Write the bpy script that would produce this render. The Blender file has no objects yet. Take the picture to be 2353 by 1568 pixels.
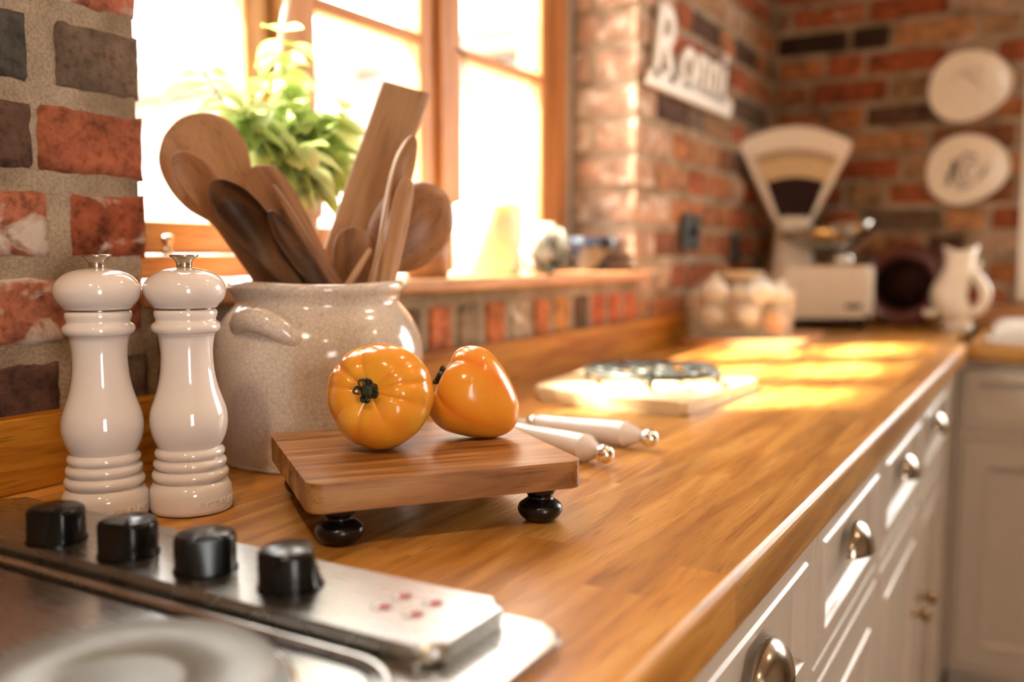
import bpy, bmesh, math, random
from mathutils import Vector, Matrix, noise

S = bpy.context.scene
COL = S.collection
PI = math.pi
R = math.radians

# ------------------------------------------------------------------ camera, sky, sun, exposure
# world frame: z = 0 is the worktop surface, x = 0 the window wall, y runs along the worktop
cam = bpy.data.cameras.new('camera'); cam_o = bpy.data.objects.new('camera', cam); COL.objects.link(cam_o)
cam.sensor_width = 36.0; cam.lens = 2140.0 / 2353.0 * 36.0
cam_o.location = (0.79, 0.0, 0.207)
cam_o.rotation_euler = (R(90 - 5.25), 0, R(30.2))
cam.clip_start = 0.02; cam.clip_end = 200
cam.dof.use_dof = True; cam.dof.focus_distance = 0.745; cam.dof.aperture_fstop = 2.55; cam.dof.aperture_blades = 0
S.camera = cam_o

W = bpy.data.worlds.new('sky'); S.world = W; W.use_nodes = True
bgn = W.node_tree.nodes['Background']
bgn.inputs['Color'].default_value = (1.0, 0.98, 0.955, 1); bgn.inputs['Strength'].default_value = 9.0

sun = bpy.data.lights.new('sun', 'SUN'); sun.energy = 34.0; sun.angle = R(4); sun.color = (1.0, 0.88, 0.72)
sun_o = bpy.data.objects.new('sun', sun); COL.objects.link(sun_o)
sun_o.rotation_euler = Vector((1.0, 0.88, -1.68)).to_track_quat('-Z', 'Y').to_euler()

S.view_settings.view_transform = 'Standard'; S.view_settings.look = 'None'
S.view_settings.gamma = 1.0; S.view_settings.use_curve_mapping = False
S.view_settings.exposure = 0.72
cy = S.cycles; cy.max_bounces = 4; cy.diffuse_bounces = 2; cy.glossy_bounces = 2; cy.transmission_bounces = 2; cy.transparent_max_bounces = 12
cy.adaptive_threshold = 0.08; cy.caustics_reflective = False; cy.caustics_refractive = False

# ------------------------------------------------------------------ helpers
def link(o, parent=None):
    COL.objects.link(o)
    if parent is not None: o.parent = parent
    return o

def obj(name, me, mat=None, parent=None, loc=(0, 0, 0), rot=(0, 0, 0), smooth=False, color=None):
    if isinstance(me, bmesh.types.BMesh):
        bm = me; me = bpy.data.meshes.new(name); bm.to_mesh(me); bm.free()
    if mat is not None and not me.materials: me.materials.append(mat)
    if smooth:
        for p in me.polygons: p.use_smooth = True
        if smooth == 'auto': me.set_sharp_from_angle(angle=R(38))
    o = bpy.data.objects.new(name, me); o.location = loc; o.rotation_euler = rot
    if color: o.color = color
    return link(o, parent)

def tag(o, label, cat, group=None, kind=None):
    o['label'] = label; o['category'] = cat
    if group: o['group'] = group
    if kind: o['kind'] = kind
    return o

def struct(o, label=None):
    o['kind'] = 'structure'
    if label: o['label'] = label
    return o

def thing(name, label, cat, loc=(0, 0, 0), rotz=0.0, group=None, rot=None):
    o = bpy.data.objects.new(name, None); o.empty_display_size = 0.02
    o.location = loc; o.rotation_euler = rot if rot else (0, 0, rotz)
    link(o); tag(o, label, cat, group); return o

def box(bm, lo, hi, bev=0.0, seg=2):
    r = bmesh.ops.create_cube(bm, size=1.0)
    vs = r['verts']
    for v in vs:
        for i in range(3): v.co[i] = lo[i] if v.co[i] < 0 else hi[i]
    if bev > 0:
        es = list({e for v in vs for e in v.link_edges})
        bmesh.ops.bevel(bm, geom=es, offset=bev, segments=seg, profile=0.5, affect='EDGES')
    return bm

def boxm(lo, hi, bev=0.0, seg=2): return box(bmesh.new(), lo, hi, bev, seg)

def loft(bm, rings, cap0=True, cap1=True, closed=True):
    rv = [[bm.verts.new(p) for p in ring] for ring in rings]
    n = len(rv[0])
    for a, b in zip(rv[:-1], rv[1:]):
        for i in range(n if closed else n - 1):
            j = (i + 1) % n
            bm.faces.new((a[i], a[j], b[j], b[i]))
    if cap0: bm.faces.new(list(reversed(rv[0])))
    if cap1: bm.faces.new(rv[-1])
    return rv

def lathe(prof, n=48, bm=None, cap0=True, cap1=True, off=(0, 0, 0)):
    bm = bm or bmesh.new()
    rings = [[(off[0] + max(r, 1e-5) * math.cos(2 * PI * i / n), off[1] + max(r, 1e-5) * math.sin(2 * PI * i / n), off[2] + z) for i in range(n)] for r, z in prof]
    loft(bm, rings, cap0, cap1)
    bmesh.ops.recalc_face_normals(bm, faces=bm.faces)
    return bm

def spline(pts, k=6):
    """Catmull-Rom through 2-D or 3-D control points"""
    P = [Vector(p) for p in pts]; out = []
    for i in range(len(P) - 1):
        p0 = P[i - 1] if i else P[0]; p1 = P[i]; p2 = P[i + 1]; p3 = P[i + 2] if i + 2 < len(P) else P[-1]
        for s in range(k):
            t = s / k
            out.append(0.5 * ((2 * p1) + (p2 - p0) * t + (2 * p0 - 5 * p1 + 4 * p2 - p3) * t * t + (3 * p1 - p0 - 3 * p2 + p3) * t ** 3))
    out.append(P[-1]); return out

def tube(bm, pts, rad, n=8, closed=False):
    P = [Vector(p) for p in pts]; m = len(P)
    rings = []; up = None
    for i in range(m):
        if closed: t = (P[(i + 1) % m] - P[i - 1])
        else: t = P[min(i + 1, m - 1)] - P[max(i - 1, 0)]
        t.normalize()
        if up is None:
            up = Vector((0, 0, 1)) if abs(t.z) < 0.9 else Vector((1, 0, 0))
        a = t.cross(up); 
        if a.length < 1e-6: a = t.orthogonal()
        a.normalize(); b = a.cross(t).normalized(); up = b
        r = rad[i] if isinstance(rad, (list, tuple)) else rad
        rings.append([P[i] + a * (r * math.cos(2 * PI * k / n)) + b * (r * math.sin(2 * PI * k / n)) for k in range(n)])
    if closed:
        rings.append(rings[0])
        loft(bm, rings, False, False); bmesh.ops.remove_doubles(bm, verts=bm.verts, dist=1e-6)
    else: loft(bm, rings)
    bmesh.ops.recalc_face_normals(bm, faces=bm.faces)
    return bm

def prism(outline, z0, z1, bev=0.0, seg=2, bm=None):
    """extrude a 2-D outline (ccw) from z0 to z1, round the rims"""
    bm = bm or bmesh.new()
    a = [bm.verts.new((x, y, z0)) for x, y in outline]; b = [bm.verts.new((x, y, z1)) for x, y in outline]
    f0 = bm.faces.new(list(reversed(a))); f1 = bm.faces.new(b); n = len(a)
    for i in range(n):
        j = (i + 1) % n; bm.faces.new((a[i], a[j], b[j], b[i]))
    if bev > 0:
        es = list(set(f0.edges) | set(f1.edges))
        bmesh.ops.bevel(bm, geom=es, offset=bev, segments=seg, profile=0.5, affect='EDGES')
    return bm

def rrect(w, d, r, n=6, cx=0, cy=0):
    out = []
    for sx, sy, a0 in ((1, 1, 0), (-1, 1, 90), (-1, -1, 180), (1, -1, 270)):
        for i in range(n + 1):
            a = R(a0 + 90 * i / n); out.append((cx + sx * (w / 2 - r) + r * math.cos(a), cy + sy * (d / 2 - r) + r * math.sin(a)))
    return out

def copy_tree(o, parent=None):
    c = o.copy(); link(c, parent)
    for ch in list(o.children): copy_tree(ch, c)
    return c

def text_mesh(body, size, extrude, shear=0.0, offset=0.0, res=3):
    cu = bpy.data.curves.new('lettering', 'FONT'); cu.body = body; cu.size = size; cu.extrude = extrude
    cu.shear = shear; cu.offset = offset; cu.resolution_u = res
    o = bpy.data.objects.new('lettering', cu); COL.objects.link(o)
    bpy.context.view_layer.update()
    me = bpy.data.meshes.new_from_object(o.evaluated_get(bpy.context.evaluated_depsgraph_get()))
    bpy.data.objects.remove(o); bpy.data.curves.remove(cu)
    return me

# ------------------------------------------------------------------ materials
def nt(name):
    m = bpy.data.materials.new(name); m.use_nodes = True
    t = m.node_tree; b = t.nodes['Principled BSDF']
    return m, t, b

def setp(b, color=None, rough=None, metal=None, spec=None, coat=None, coat_rough=None):
    if color is not None: b.inputs['Base Color'].default_value = (*color, 1)
    if rough is not None: b.inputs['Roughness'].default_value = rough
    if metal is not None: b.inputs['Metallic'].default_value = metal
    if spec is not None: b.inputs['Specular IOR Level'].default_value = spec
    if coat is not None: b.inputs['Coat Weight'].default_value = coat
    if coat_rough is not None: b.inputs['Coat Roughness'].default_value = coat_rough

def N(t, typ, **kw):
    n = t.nodes.new(typ)
    for k, v in kw.items():
        if k.startswith('i_'): n.inputs[k[2:].replace('_', ' ')].default_value = v
        else: setattr(n, k, v)
    return n

def ramp(t, stops, interp='LINEAR'):
    n = t.nodes.new('ShaderNodeValToRGB'); n.color_ramp.interpolation = interp
    e = n.color_ramp.elements
    while len(e) < len(stops): e.new(0.5)
    for i, (p, c) in enumerate(stops):
        e[i].position = p; e[i].color = (*c, 1) if len(c) == 3 else c
    return n

def coords(t, scale=(1, 1, 1), rnd=True, kind='Object'):
    tc = t.nodes.new('ShaderNodeTexCoord'); L = t.links
    src = tc.outputs[kind]
    if rnd:
        oi = t.nodes.new('ShaderNodeObjectInfo'); mu = N(t, 'ShaderNodeVectorMath', operation='SCALE')
        cb = t.nodes.new('ShaderNodeCombineXYZ')
        for i in range(3): L.new(oi.outputs['Random'], cb.inputs[i])
        L.new(cb.outputs[0], mu.inputs[0]); mu.inputs['Scale'].default_value = 17.3
        ad = N(t, 'ShaderNodeVectorMath', operation='ADD'); L.new(src, ad.inputs[0]); L.new(mu.outputs[0], ad.inputs[1]); src = ad.outputs[0]
    mp = t.nodes.new('ShaderNodeMapping'); mp.inputs['Scale'].default_value = scale; L.new(src, mp.inputs['Vector'])
    return mp.outputs[0]

def bump(t, b, h, strength=0.3, dist=0.001):
    bp = t.nodes.new('ShaderNodeBump'); bp.inputs['Strength'].default_value = strength; bp.inputs['Distance'].default_value = dist
    t.links.new(h, bp.inputs['Height']); t.links.new(bp.outputs[0], b.inputs['Normal']); return bp

def plain(name, color, rough=0.5, metal=0.0, spec=0.5, coat=0.0, var=0.06, vscale=40.0, bmp=0.0):
    m, t, b = nt(name); setp(b, color, rough, metal, spec, coat, 0.05)
    nz = N(t, 'ShaderNodeTexNoise'); nz.inputs['Scale'].default_value = vscale; nz.inputs['Detail'].default_value = 4
    t.links.new(coords(t), nz.inputs['Vector'])
    lo = tuple(max(0, c * (1 - var)) for c in color); hi = tuple(min(1, c * (1 + var)) for c in color)
    rp = ramp(t, [(0.3, lo), (0.7, hi)]); t.links.new(nz.outputs['Fac'], rp.inputs[0]); t.links.new(rp.outputs[0], b.inputs['Base Color'])
    if bmp: bump(t, b, nz.outputs['Fac'], bmp, 0.001)
    return m

def wood(name, dark, mid, light, axis='Y', fine=1.0, rough=0.4, coat=0.0, vary=0.25, bmp=0.15, spec=0.5, contrast=1.0, ring=False):
    m, t, b = nt(name); L = t.links; setp(b, mid, rough, 0, spec, coat, 0.12)
    i = 'XYZ'.index(axis)
    sc = [38.0 * fine] * 3; sc[i] = 3.2 * fine
    v = coords(t, sc)
    n1 = N(t, 'ShaderNodeTexNoise'); n1.inputs['Scale'].default_value = 1.0; n1.inputs['Detail'].default_value = 5; n1.inputs['Distortion'].default_value = 1.2
    L.new(v, n1.inputs['Vector'])
    sc2 = [560.0 * fine] * 3; sc2[i] = 22.0 * fine
    n2 = N(t, 'ShaderNodeTexNoise'); n2.inputs['Scale'].default_value = 1.0; n2.inputs['Detail'].default_value = 3
    L.new(coords(t, sc2), n2.inputs['Vector'])
    w = 0.2 * contrast
    rp = ramp(t, [(0.5 - w, dark), (0.5, mid), (0.5 + w, light)]); L.new(n1.outputs['Fac'], rp.inputs[0])
    r2 = ramp(t, [(0.31, (0.36, 0.3, 0.24)), (0.43, (1, 1, 1))]); L.new(n2.outputs['Fac'], r2.inputs[0])
    mx = N(t, 'ShaderNodeMix', data_type='RGBA', blend_type='MULTIPLY'); mx.inputs['Factor'].default_value = 0.7
    L.new(rp.outputs[0], mx.inputs['A']); L.new(r2.outputs[0], mx.inputs['B'])
    hs = t.nodes.new('ShaderNodeHueSaturation')
    oi = t.nodes.new('ShaderNodeObjectInfo'); mr = t.nodes.new('ShaderNodeMapRange')
    mr.inputs['To Min'].default_value = 1 - vary; mr.inputs['To Max'].default_value = 1 + vary * 0.7
    L.new(oi.outputs['Random'], mr.inputs['Value']); L.new(mr.outputs[0], hs.inputs['Value'])
    L.new(mx.outputs['Result'], hs.inputs['Color']); L.new(hs.outputs[0], b.inputs['Base Color'])
    if bmp: bump(t, b, n2.outputs['Fac'], bmp, 0.0006)
    return m

def brick_mat():
    """per-brick colour and lime share come from the object's own colour (far reveal bricks are paled in place of window light)"""
    m, t, b = nt('fired brick'); L = t.links; setp(b, (0.4, 0.15, 0.08), 0.88, 0, 0.25)
    oi = t.nodes.new('ShaderNodeObjectInfo')
    v = coords(t)
    n1 = N(t, 'ShaderNodeTexNoise'); n1.inputs['Scale'].default_value = 26; n1.inputs['Detail'].default_value = 8; n1.inputs['Roughness'].default_value = 0.65
    L.new(v, n1.inputs['Vector'])
    r1 = ramp(t, [(0.28, (0.2, 0.19, 0.2)), (0.46, (0.85, 0.85, 0.85)), (0.7, (1.35, 1.3, 1.25))]); L.new(n1.outputs['Fac'], r1.inputs[0])
    mx = N(t, 'ShaderNodeMix', data_type='RGBA', blend_type='MULTIPLY'); mx.inputs['Factor'].default_value = 1
    L.new(oi.outputs['Color'], mx.inputs['A']); L.new(r1.outputs[0], mx.inputs['B'])
    n4 = N(t, 'ShaderNodeTexNoise'); n4.inputs['Scale'].default_value = 95; n4.inputs['Detail'].default_value = 5; n4.inputs['Roughness'].default_value = 0.7
    L.new(v, n4.inputs['Vector']); r4 = ramp(t, [(0.34, (0.45, 0.4, 0.38)), (0.5, (1, 1, 1)), (0.68, (1.12, 1.2, 1.3))]); L.new(n4.outputs['Fac'], r4.inputs[0])
    m4 = N(t, 'ShaderNodeMix', data_type='RGBA', blend_type='MULTIPLY'); m4.inputs['Factor'].default_value = 0.85
    L.new(mx.outputs['Result'], m4.inputs['A']); L.new(r4.outputs[0], m4.inputs['B']); mx = m4
    n2 = N(t, 'ShaderNodeTexNoise'); n2.inputs['Scale'].default_value = 17; n2.inputs['Detail'].default_value = 7; n2.inputs['Distortion'].default_value = 0.6
    L.new(coords(t, (1, 1, 1.4)), n2.inputs['Vector'])
    # lime patches: threshold falls as the brick's alpha rises
    sub = N(t, 'ShaderNodeMath', operation='ADD'); L.new(n2.outputs['Fac'], sub.inputs[0]); L.new(oi.outputs['Alpha'], sub.inputs[1])
    r2 = ramp(t, [(0.88, (0, 0, 0)), (0.97, (1, 1, 1))]); L.new(sub.outputs[0], r2.inputs[0])
    m2 = N(t, 'ShaderNodeMix', data_type='RGBA'); L.new(r2.outputs[0], m2.inputs['Factor'])
    L.new(mx.outputs['Result'], m2.inputs['A']); m2.inputs['B'].default_value = (0.62, 0.5, 0.4, 1)
    L.new(m2.outputs['Result'], b.inputs['Base Color'])
    n3 = N(t, 'ShaderNodeTexNoise'); n3.inputs['Scale'].default_value = 110; n3.inputs['Detail'].default_value = 6; L.new(v, n3.inputs['Vector'])
    ad = N(t, 'ShaderNodeMath', operation='ADD'); L.new(n1.outputs['Fac'], ad.inputs[0]); L.new(n3.outputs['Fac'], ad.inputs[1])
    bump(t, b, ad.outputs[0], 0.55, 0.004)
    return m

def mortar_mat():
    m, t, b = nt('lime mortar'); L = t.links; setp(b, (0.5, 0.4, 0.3), 0.95, 0, 0.15)
    v = coords(t, rnd=False)
    n1 = N(t, 'ShaderNodeTexNoise'); n1.inputs['Scale'].default_value = 12; n1.inputs['Detail'].default_value = 6; L.new(v, n1.inputs['Vector'])
    n2 = N(t, 'ShaderNodeTexNoise'); n2.inputs['Scale'].default_value = 330; n2.inputs['Detail'].default_value = 4; L.new(v, n2.inputs['Vector'])
    rp = ramp(t, [(0.3, (0.2, 0.135, 0.08)), (0.5, (0.36, 0.265, 0.18)), (0.7, (0.5, 0.39, 0.29))]); L.new(n1.outputs['Fac'], rp.inputs[0])
    r2 = ramp(t, [(0.3, (0.7, 0.68, 0.65)), (0.6, (1.08, 1.08, 1.08))]); L.new(n2.outputs['Fac'], r2.inputs[0])
    mx = N(t, 'ShaderNodeMix', data_type='RGBA', blend_type='MULTIPLY'); mx.inputs['Factor'].default_value = 1
    L.new(rp.outputs[0], mx.inputs['A']); L.new(r2.outputs[0], mx.inputs['B']); L.new(mx.outputs['Result'], b.inputs['Base Color'])
    ad = N(t, 'ShaderNodeMath', operation='ADD'); L.new(n1.outputs['Fac'], ad.inputs[0]); L.new(n2.outputs['Fac'], ad.inputs[1])
    bump(t, b, ad.outputs[0], 0.6, 0.004)
    return m

def crackle_mat():
    m, t, b = nt('crackle glaze'); L = t.links; setp(b, (0.6, 0.5, 0.42), 0.16, 0, 0.5, 0.5, 0.06)
    v = coords(t, rnd=False)
    vo = N(t, 'ShaderNodeTexVoronoi', feature='DISTANCE_TO_EDGE'); vo.inputs['Scale'].default_value = 210; vo.inputs['Randomness'].default_value = 1
    nz = N(t, 'ShaderNodeTexNoise'); nz.inputs['Scale'].default_value = 60; L.new(v, nz.inputs['Vector'])
    mv = N(t, 'ShaderNodeVectorMath', operation='MULTIPLY_ADD'); L.new(nz.outputs['Color'], mv.inputs[0]); mv.inputs[1].default_value = (0.006,) * 3; L.new(v, mv.inputs[2])
    L.new(mv.outputs[0], vo.inputs['Vector'])
    rp = ramp(t, [(0.0, (0.42, 0.33, 0.26)), (0.04, (0.69, 0.585, 0.49)), (0.2, (0.74, 0.64, 0.545))]); L.new(vo.outputs['Distance'], rp.inputs[0])
    n2 = N(t, 'ShaderNodeTexNoise'); n2.inputs['Scale'].default_value = 14; n2.inputs['Detail'].default_value = 5; L.new(v, n2.inputs['Vector'])
    r2 = ramp(t, [(0.3, (0.86, 0.83, 0.8)), (0.65, (1.03, 1.03, 1.03))]); L.new(n2.outputs['Fac'], r2.inputs[0])
    mx = N(t, 'ShaderNodeMix', data_type='RGBA', blend_type='MULTIPLY'); mx.inputs['Factor'].default_value = 1
    L.new(rp.outputs[0], mx.inputs['A']); L.new(r2.outputs[0], mx.inputs['B']); L.new(mx.outputs['Result'], b.inputs['Base Color'])
    bump(t, b, n2.outputs['Fac'], 0.12, 0.003)
    return m

def glass_mat():
    m, t, b = nt('window glass'); L = t.links
    tr = t.nodes.new('ShaderNodeBsdfTransparent'); tr.inputs['Color'].default_value = (0.97, 0.98, 0.97, 1)
    gl = t.nodes.new('ShaderNodeBsdfGlossy'); gl.inputs['Roughness'].default_value = 0.02
    lw = t.nodes.new('ShaderNodeLayerWeight'); lw.inputs['Blend'].default_value = 0.3
    fr = N(t, 'ShaderNodeMath', operation='MULTIPLY_ADD'); pw = N(t, 'ShaderNodeMath', operation='POWER'); L.new(lw.outputs['Facing'], pw.inputs[0]); pw.inputs[1].default_value = 4.0
    L.new(pw.outputs[0], fr.inputs[0]); fr.inputs[1].default_value = 0.35; fr.inputs[2].default_value = 0.03
    mx = t.nodes.new('ShaderNodeMixShader'); L.new(fr.outputs[0], mx.inputs[0]); L.new(tr.outputs[0], mx.inputs[1]); L.new(gl.outputs[0], mx.inputs[2])
    L.new(mx.outputs[0], t.nodes['Material Output'].inputs['Surface'])
    t.nodes.remove(b); return m

def leaf_mat():
    m, t, b = nt('basil leaf'); L = t.links
    v = coords(t)
    nz = N(t, 'ShaderNodeTexNoise'); nz.inputs['Scale'].default_value = 45; L.new(v, nz.inputs['Vector'])
    oi = t.nodes.new('ShaderNodeObjectInfo')
    ad = N(t, 'ShaderNodeMath', operation='MULTIPLY_ADD'); L.new(oi.outputs['Random'], ad.inputs[0]); ad.inputs[1].default_value = 0.55; 
    sc = N(t, 'ShaderNodeMath', operation='MULTIPLY'); L.new(nz.outputs['Fac'], sc.inputs[0]); sc.inputs[1].default_value = 0.45; L.new(sc.outputs[0], ad.inputs[2])
    rp = ramp(t, [(0.1, (0.26, 0.42, 0.1)), (0.5, (0.52, 0.63, 0.22)), (0.95, (0.76, 0.78, 0.45))]); L.new(ad.outputs[0], rp.inputs[0])
    L.new(rp.outputs[0], b.inputs['Base Color']); setp(b, None, 0.38, 0, 0.4)
    tl = t.nodes.new('ShaderNodeBsdfTranslucent')
    br = t.nodes.new('ShaderNodeHueSaturation'); br.inputs['Value'].default_value = 1.05; br.inputs['Saturation'].default_value = 1.0; L.new(rp.outputs[0], br.inputs['Color']); L.new(br.outputs[0], tl.inputs['Color'])
    mx = t.nodes.new('ShaderNodeMixShader'); mx.inputs[0].default_value = 0.55
    L.new(b.outputs[0], mx.inputs[1]); L.new(tl.outputs[0], mx.inputs[2]); L.new(mx.outputs[0], t.nodes['Material Output'].inputs['Surface'])
    return m

def tomato_mat():
    m, t, b = nt('yellow tomato skin'); L = t.links; setp(b, (0.9, 0.42, 0.04), 0.2, 0, 0.5, 0.15, 0.05)
    v = coords(t, (1, 1, 1))
    nz = N(t, 'ShaderNodeTexNoise'); nz.inputs['Scale'].default_value = 20; nz.inputs['Detail'].default_value = 4; nz.inputs['Distortion'].default_value = 0.4; L.new(v, nz.inputs['Vector'])
    rp = ramp(t, [(0.3, (0.78, 0.25, 0.022)), (0.5, (0.83, 0.36, 0.03)), (0.68, (0.86, 0.45, 0.05))]); L.new(nz.outputs['Fac'], rp.inputs[0])
    vc = t.nodes.new('ShaderNodeVertexColor'); vc.layer_name = 'ripe'
    mx = N(t, 'ShaderNodeMix', data_type='RGBA'); L.new(vc.outputs['Color'], mx.inputs['Factor']); L.new(rp.outputs[0], mx.inputs['A']); mx.inputs['B'].default_value = (0.82, 0.17, 0.015, 1)
    L.new(mx.outputs['Result'], b.inputs['Base Color'])
    b.inputs['Subsurface Weight'].default_value = 0.25; b.inputs['Subsurface Radius'].default_value = (0.01, 0.004, 0.001); b.inputs['Subsurface Scale'].default_value = 0.6
    return m

def steel_mat(name, color, rough, aniso=True):
    m, t, b = nt(name); L = t.links; setp(b, color, rough, 1.0)
    nz = N(t, 'ShaderNodeTexNoise'); nz.inputs['Scale'].default_value = 1; nz.inputs['Detail'].default_value = 3; L.new(coords(t, (30, 900, 30)), nz.inputs['Vector'])
    mr = t.nodes.new('ShaderNodeMapRange'); mr.inputs['To Min'].default_value = rough * 0.8; mr.inputs['To Max'].default_value = rough * 1.25
    L.new(nz.outputs['Fac'], mr.inputs['Value']); L.new(mr.outputs[0], b.inputs['Roughness'])
    return m

MAT = {}
MAT['brick'] = brick_mat(); MAT['mortar'] = mortar_mat(); MAT['crackle'] = crackle_mat(); MAT['glass'] = glass_mat()
MAT['leaf'] = leaf_mat(); MAT['tomato'] = tomato_mat()
MAT['oak_top'] = wood('oiled oak stave', (0.33, 0.118, 0.016), (0.54, 0.235, 0.045), (0.69, 0.36, 0.095), 'Y', 1.0, 0.33, 0.0, 0.32, 0.12, 0.38)
MAT['oak_ret'] = wood('oiled oak stave across', (0.33, 0.118, 0.016), (0.54, 0.235, 0.045), (0.69, 0.36, 0.095), 'X', 1.0, 0.33, 0.0, 0.32, 0.12, 0.38)
MAT['oak_up'] = wood('oak upstand', (0.28, 0.085, 0.008), (0.48, 0.175, 0.016), (0.6, 0.26, 0.032), 'Y', 1.0, 0.5, 0.0, 0.1, 0.12, 0.12)
MAT['pine_y'] = wood('varnished pine', (0.42, 0.17, 0.055), (0.56, 0.26, 0.1), (0.66, 0.34, 0.15), 'Y', 0.8, 0.5, 0.0, 0.08, 0.06, 0.3)
MAT['pine_z'] = wood('varnished pine upright', (0.42, 0.17, 0.055), (0.56, 0.26, 0.1), (0.66, 0.34, 0.15), 'Z', 0.8, 0.45, 0.0, 0.08, 0.06, 0.3)
MAT['acacia'] = wood('stand board acacia', (0.12, 0.038, 0.008), (0.44, 0.185, 0.05), (0.62, 0.33, 0.125), 'X', 1.15, 0.36, 0.0, 0.35, 0.12, 0.35, 0.85)
MAT['beech'] = wood('worn pale wood', (0.38, 0.18, 0.075), (0.52, 0.28, 0.13), (0.6, 0.35, 0.18), 'Z', 0.9, 0.45, 0.0, 0.1, 0.12)
MAT['olive'] = wood('worn mid brown wood', (0.2, 0.08, 0.03), (0.33, 0.145, 0.058), (0.43, 0.21, 0.095), 'Z', 0.9, 0.42, 0.0, 0.1, 0.14)
MAT['walnut'] = wood('dark cooking spoon wood', (0.022, 0.009, 0.004), (0.06, 0.024, 0.009), (0.15, 0.064, 0.026), 'Z', 0.9, 0.45, 0.0, 0.1, 0.14, 0.25)
MAT['maple'] = wood('pale chopping board', (0.72, 0.5, 0.27), (0.8, 0.6, 0.36), (0.86, 0.68, 0.45), 'X', 0.8, 0.4, 0.0, 0.06, 0.08)
MAT['boardred'] = wood('reddish serving board', (0.4, 0.17, 0.06), (0.5, 0.24, 0.1), (0.6, 0.32, 0.15), 'X', 0.8, 0.4, 0.1, 0.06, 0.08)
MAT['enamel'] = plain('cream gloss lacquer', (0.80, 0.70, 0.635), 0.09, 0, 0.5, 0.6, 0.015)
MAT['cream'] = plain('cream ceramic', (0.86, 0.76, 0.62), 0.22, 0, 0.5, 0.3, 0.04)
MAT['scalecream'] = plain('cream enamelled metal', (0.84, 0.71, 0.56), 0.25, 0, 0.5, 0.3, 0.03)
MAT['dial'] = plain('ivory dial card', (0.64, 0.44, 0.22), 0.5, 0, 0.4, 0.0, 0.04)
MAT['cabinet'] = plain('cream satin cabinet paint', (0.6, 0.49, 0.385), 0.32, 0, 0.5, 0.0, 0.02, 18)
MAT['black'] = plain('black lacquer', (0.006, 0.005, 0.005), 0.26, 0, 0.4, 0.1, 0.1)
MAT['blackmat'] = plain('black bakelite', (0.004, 0.004, 0.004), 0.22, 0, 0.35, 0.0, 0.1)
MAT['iron'] = plain('wrought iron', (0.06, 0.065, 0.06), 0.35, 0.6, 0.5, 0.0, 0.2)
MAT['steel'] = steel_mat('brushed stainless steel', (0.55, 0.545, 0.52), 0.27)
MAT['chrome'] = steel_mat('polished chrome', (0.88, 0.85, 0.8), 0.08)
MAT['pewter'] = steel_mat('antique nickel', (0.5, 0.43, 0.35), 0.2)
MAT['brass'] = steel_mat('aged brass', (0.3, 0.19, 0.08), 0.25)
MAT['hotplate'] = plain('grey cast iron hotplate', (0.26, 0.275, 0.275), 0.42, 0.35, 0.5, 0.0, 0.15, 30)
MAT['white'] = plain('white paint', (0.86, 0.8, 0.72), 0.5, 0, 0.4, 0.0, 0.04)
MAT['whiteglaze'] = plain('white glaze', (0.82, 0.8, 0.76), 0.15, 0, 0.5, 0.3, 0.02)
MAT['garlic'] = plain('garlic skin', (0.82, 0.78, 0.7), 0.5, 0, 0.4, 0.0, 0.06, 60)
MAT['onion'] = plain('brown onion skin', (0.5, 0.22, 0.06), 0.35, 0, 0.4, 0.1, 0.15, 60)
MAT['wire'] = plain('cream coated wire', (0.7, 0.62, 0.48), 0.4, 0.0, 0.5)
MAT['stemgreen'] = plain('dark dried calyx', (0.02, 0.025, 0.01), 0.5, 0, 0.4, 0, 0.4)
MAT['stalk'] = plain('green stalk', (0.2, 0.32, 0.07), 0.5)
MAT['terracotta'] = plain('pale terracotta', (0.68, 0.48, 0.34), 0.7, 0, 0.3, 0.0, 0.08)
MAT['soil'] = plain('potting soil', (0.05, 0.03, 0.02), 0.9)
MAT['wax'] = plain('ivory candle wax', (0.85, 0.72, 0.5), 0.4, 0, 0.4, 0.0, 0.03)
_b = MAT['wax'].node_tree.nodes['Principled BSDF']; _b.inputs['Subsurface Weight'].default_value = 0.7; _b.inputs['Subsurface Radius'].default_value = (1.0, 0.7, 0.4); _b.inputs['Subsurface Scale'].default_value = 0.03
MAT['silver'] = plain('pale silver green glaze', (0.7, 0.7, 0.6), 0.24, 0.25, 0.5, 0.2, 0.1)
MAT['bluebowl'] = plain('dark blue glaze', (0.02, 0.025, 0.04), 0.12, 0, 0.5, 0.4, 0.2)
MAT['redtray'] = plain('dark red lacquer tray', (0.11, 0.008, 0.004), 0.3, 0, 0.5, 0.2, 0.15)
MAT['darkinset'] = plain('dark tray centre', (0.02, 0.006, 0.004), 0.7, 0, 0.2, 0.0, 0.15)
MAT['ink'] = plain('grey printed ink', (0.16, 0.13, 0.1), 0.5)
MAT['softink'] = plain('faded grey printed ink', (0.5, 0.42, 0.33), 0.5)
MAT['redmark'] = plain('red printed mark', (0.42, 0.008, 0.006), 0.5)
MAT['whitemark'] = plain('white printed mark', (0.85, 0.85, 0.85), 0.4)
MAT['plaster'] = plain('ochre plaster', (0.42, 0.3, 0.2), 0.9, 0, 0.2, 0, 0.03, 4)
MAT['floor'] = plain('stone floor', (0.35, 0.26, 0.18), 0.6, 0, 0.3, 0, 0.12, 6)
MAT['render'] = plain('weathered grey outside render', (0.3, 0.285, 0.265), 0.9, 0, 0.2, 0, 0.02, 3)
MAT['outpeach'] = plain('brown sandstone band', (0.22, 0.17, 0.14), 0.9, 0, 0.2, 0, 0.03, 3)
MAT['paleglass'] = plain('green outside pane', (0.17, 0.21, 0.18), 0.2, 0, 0.5, 0, 0.03, 3)
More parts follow.
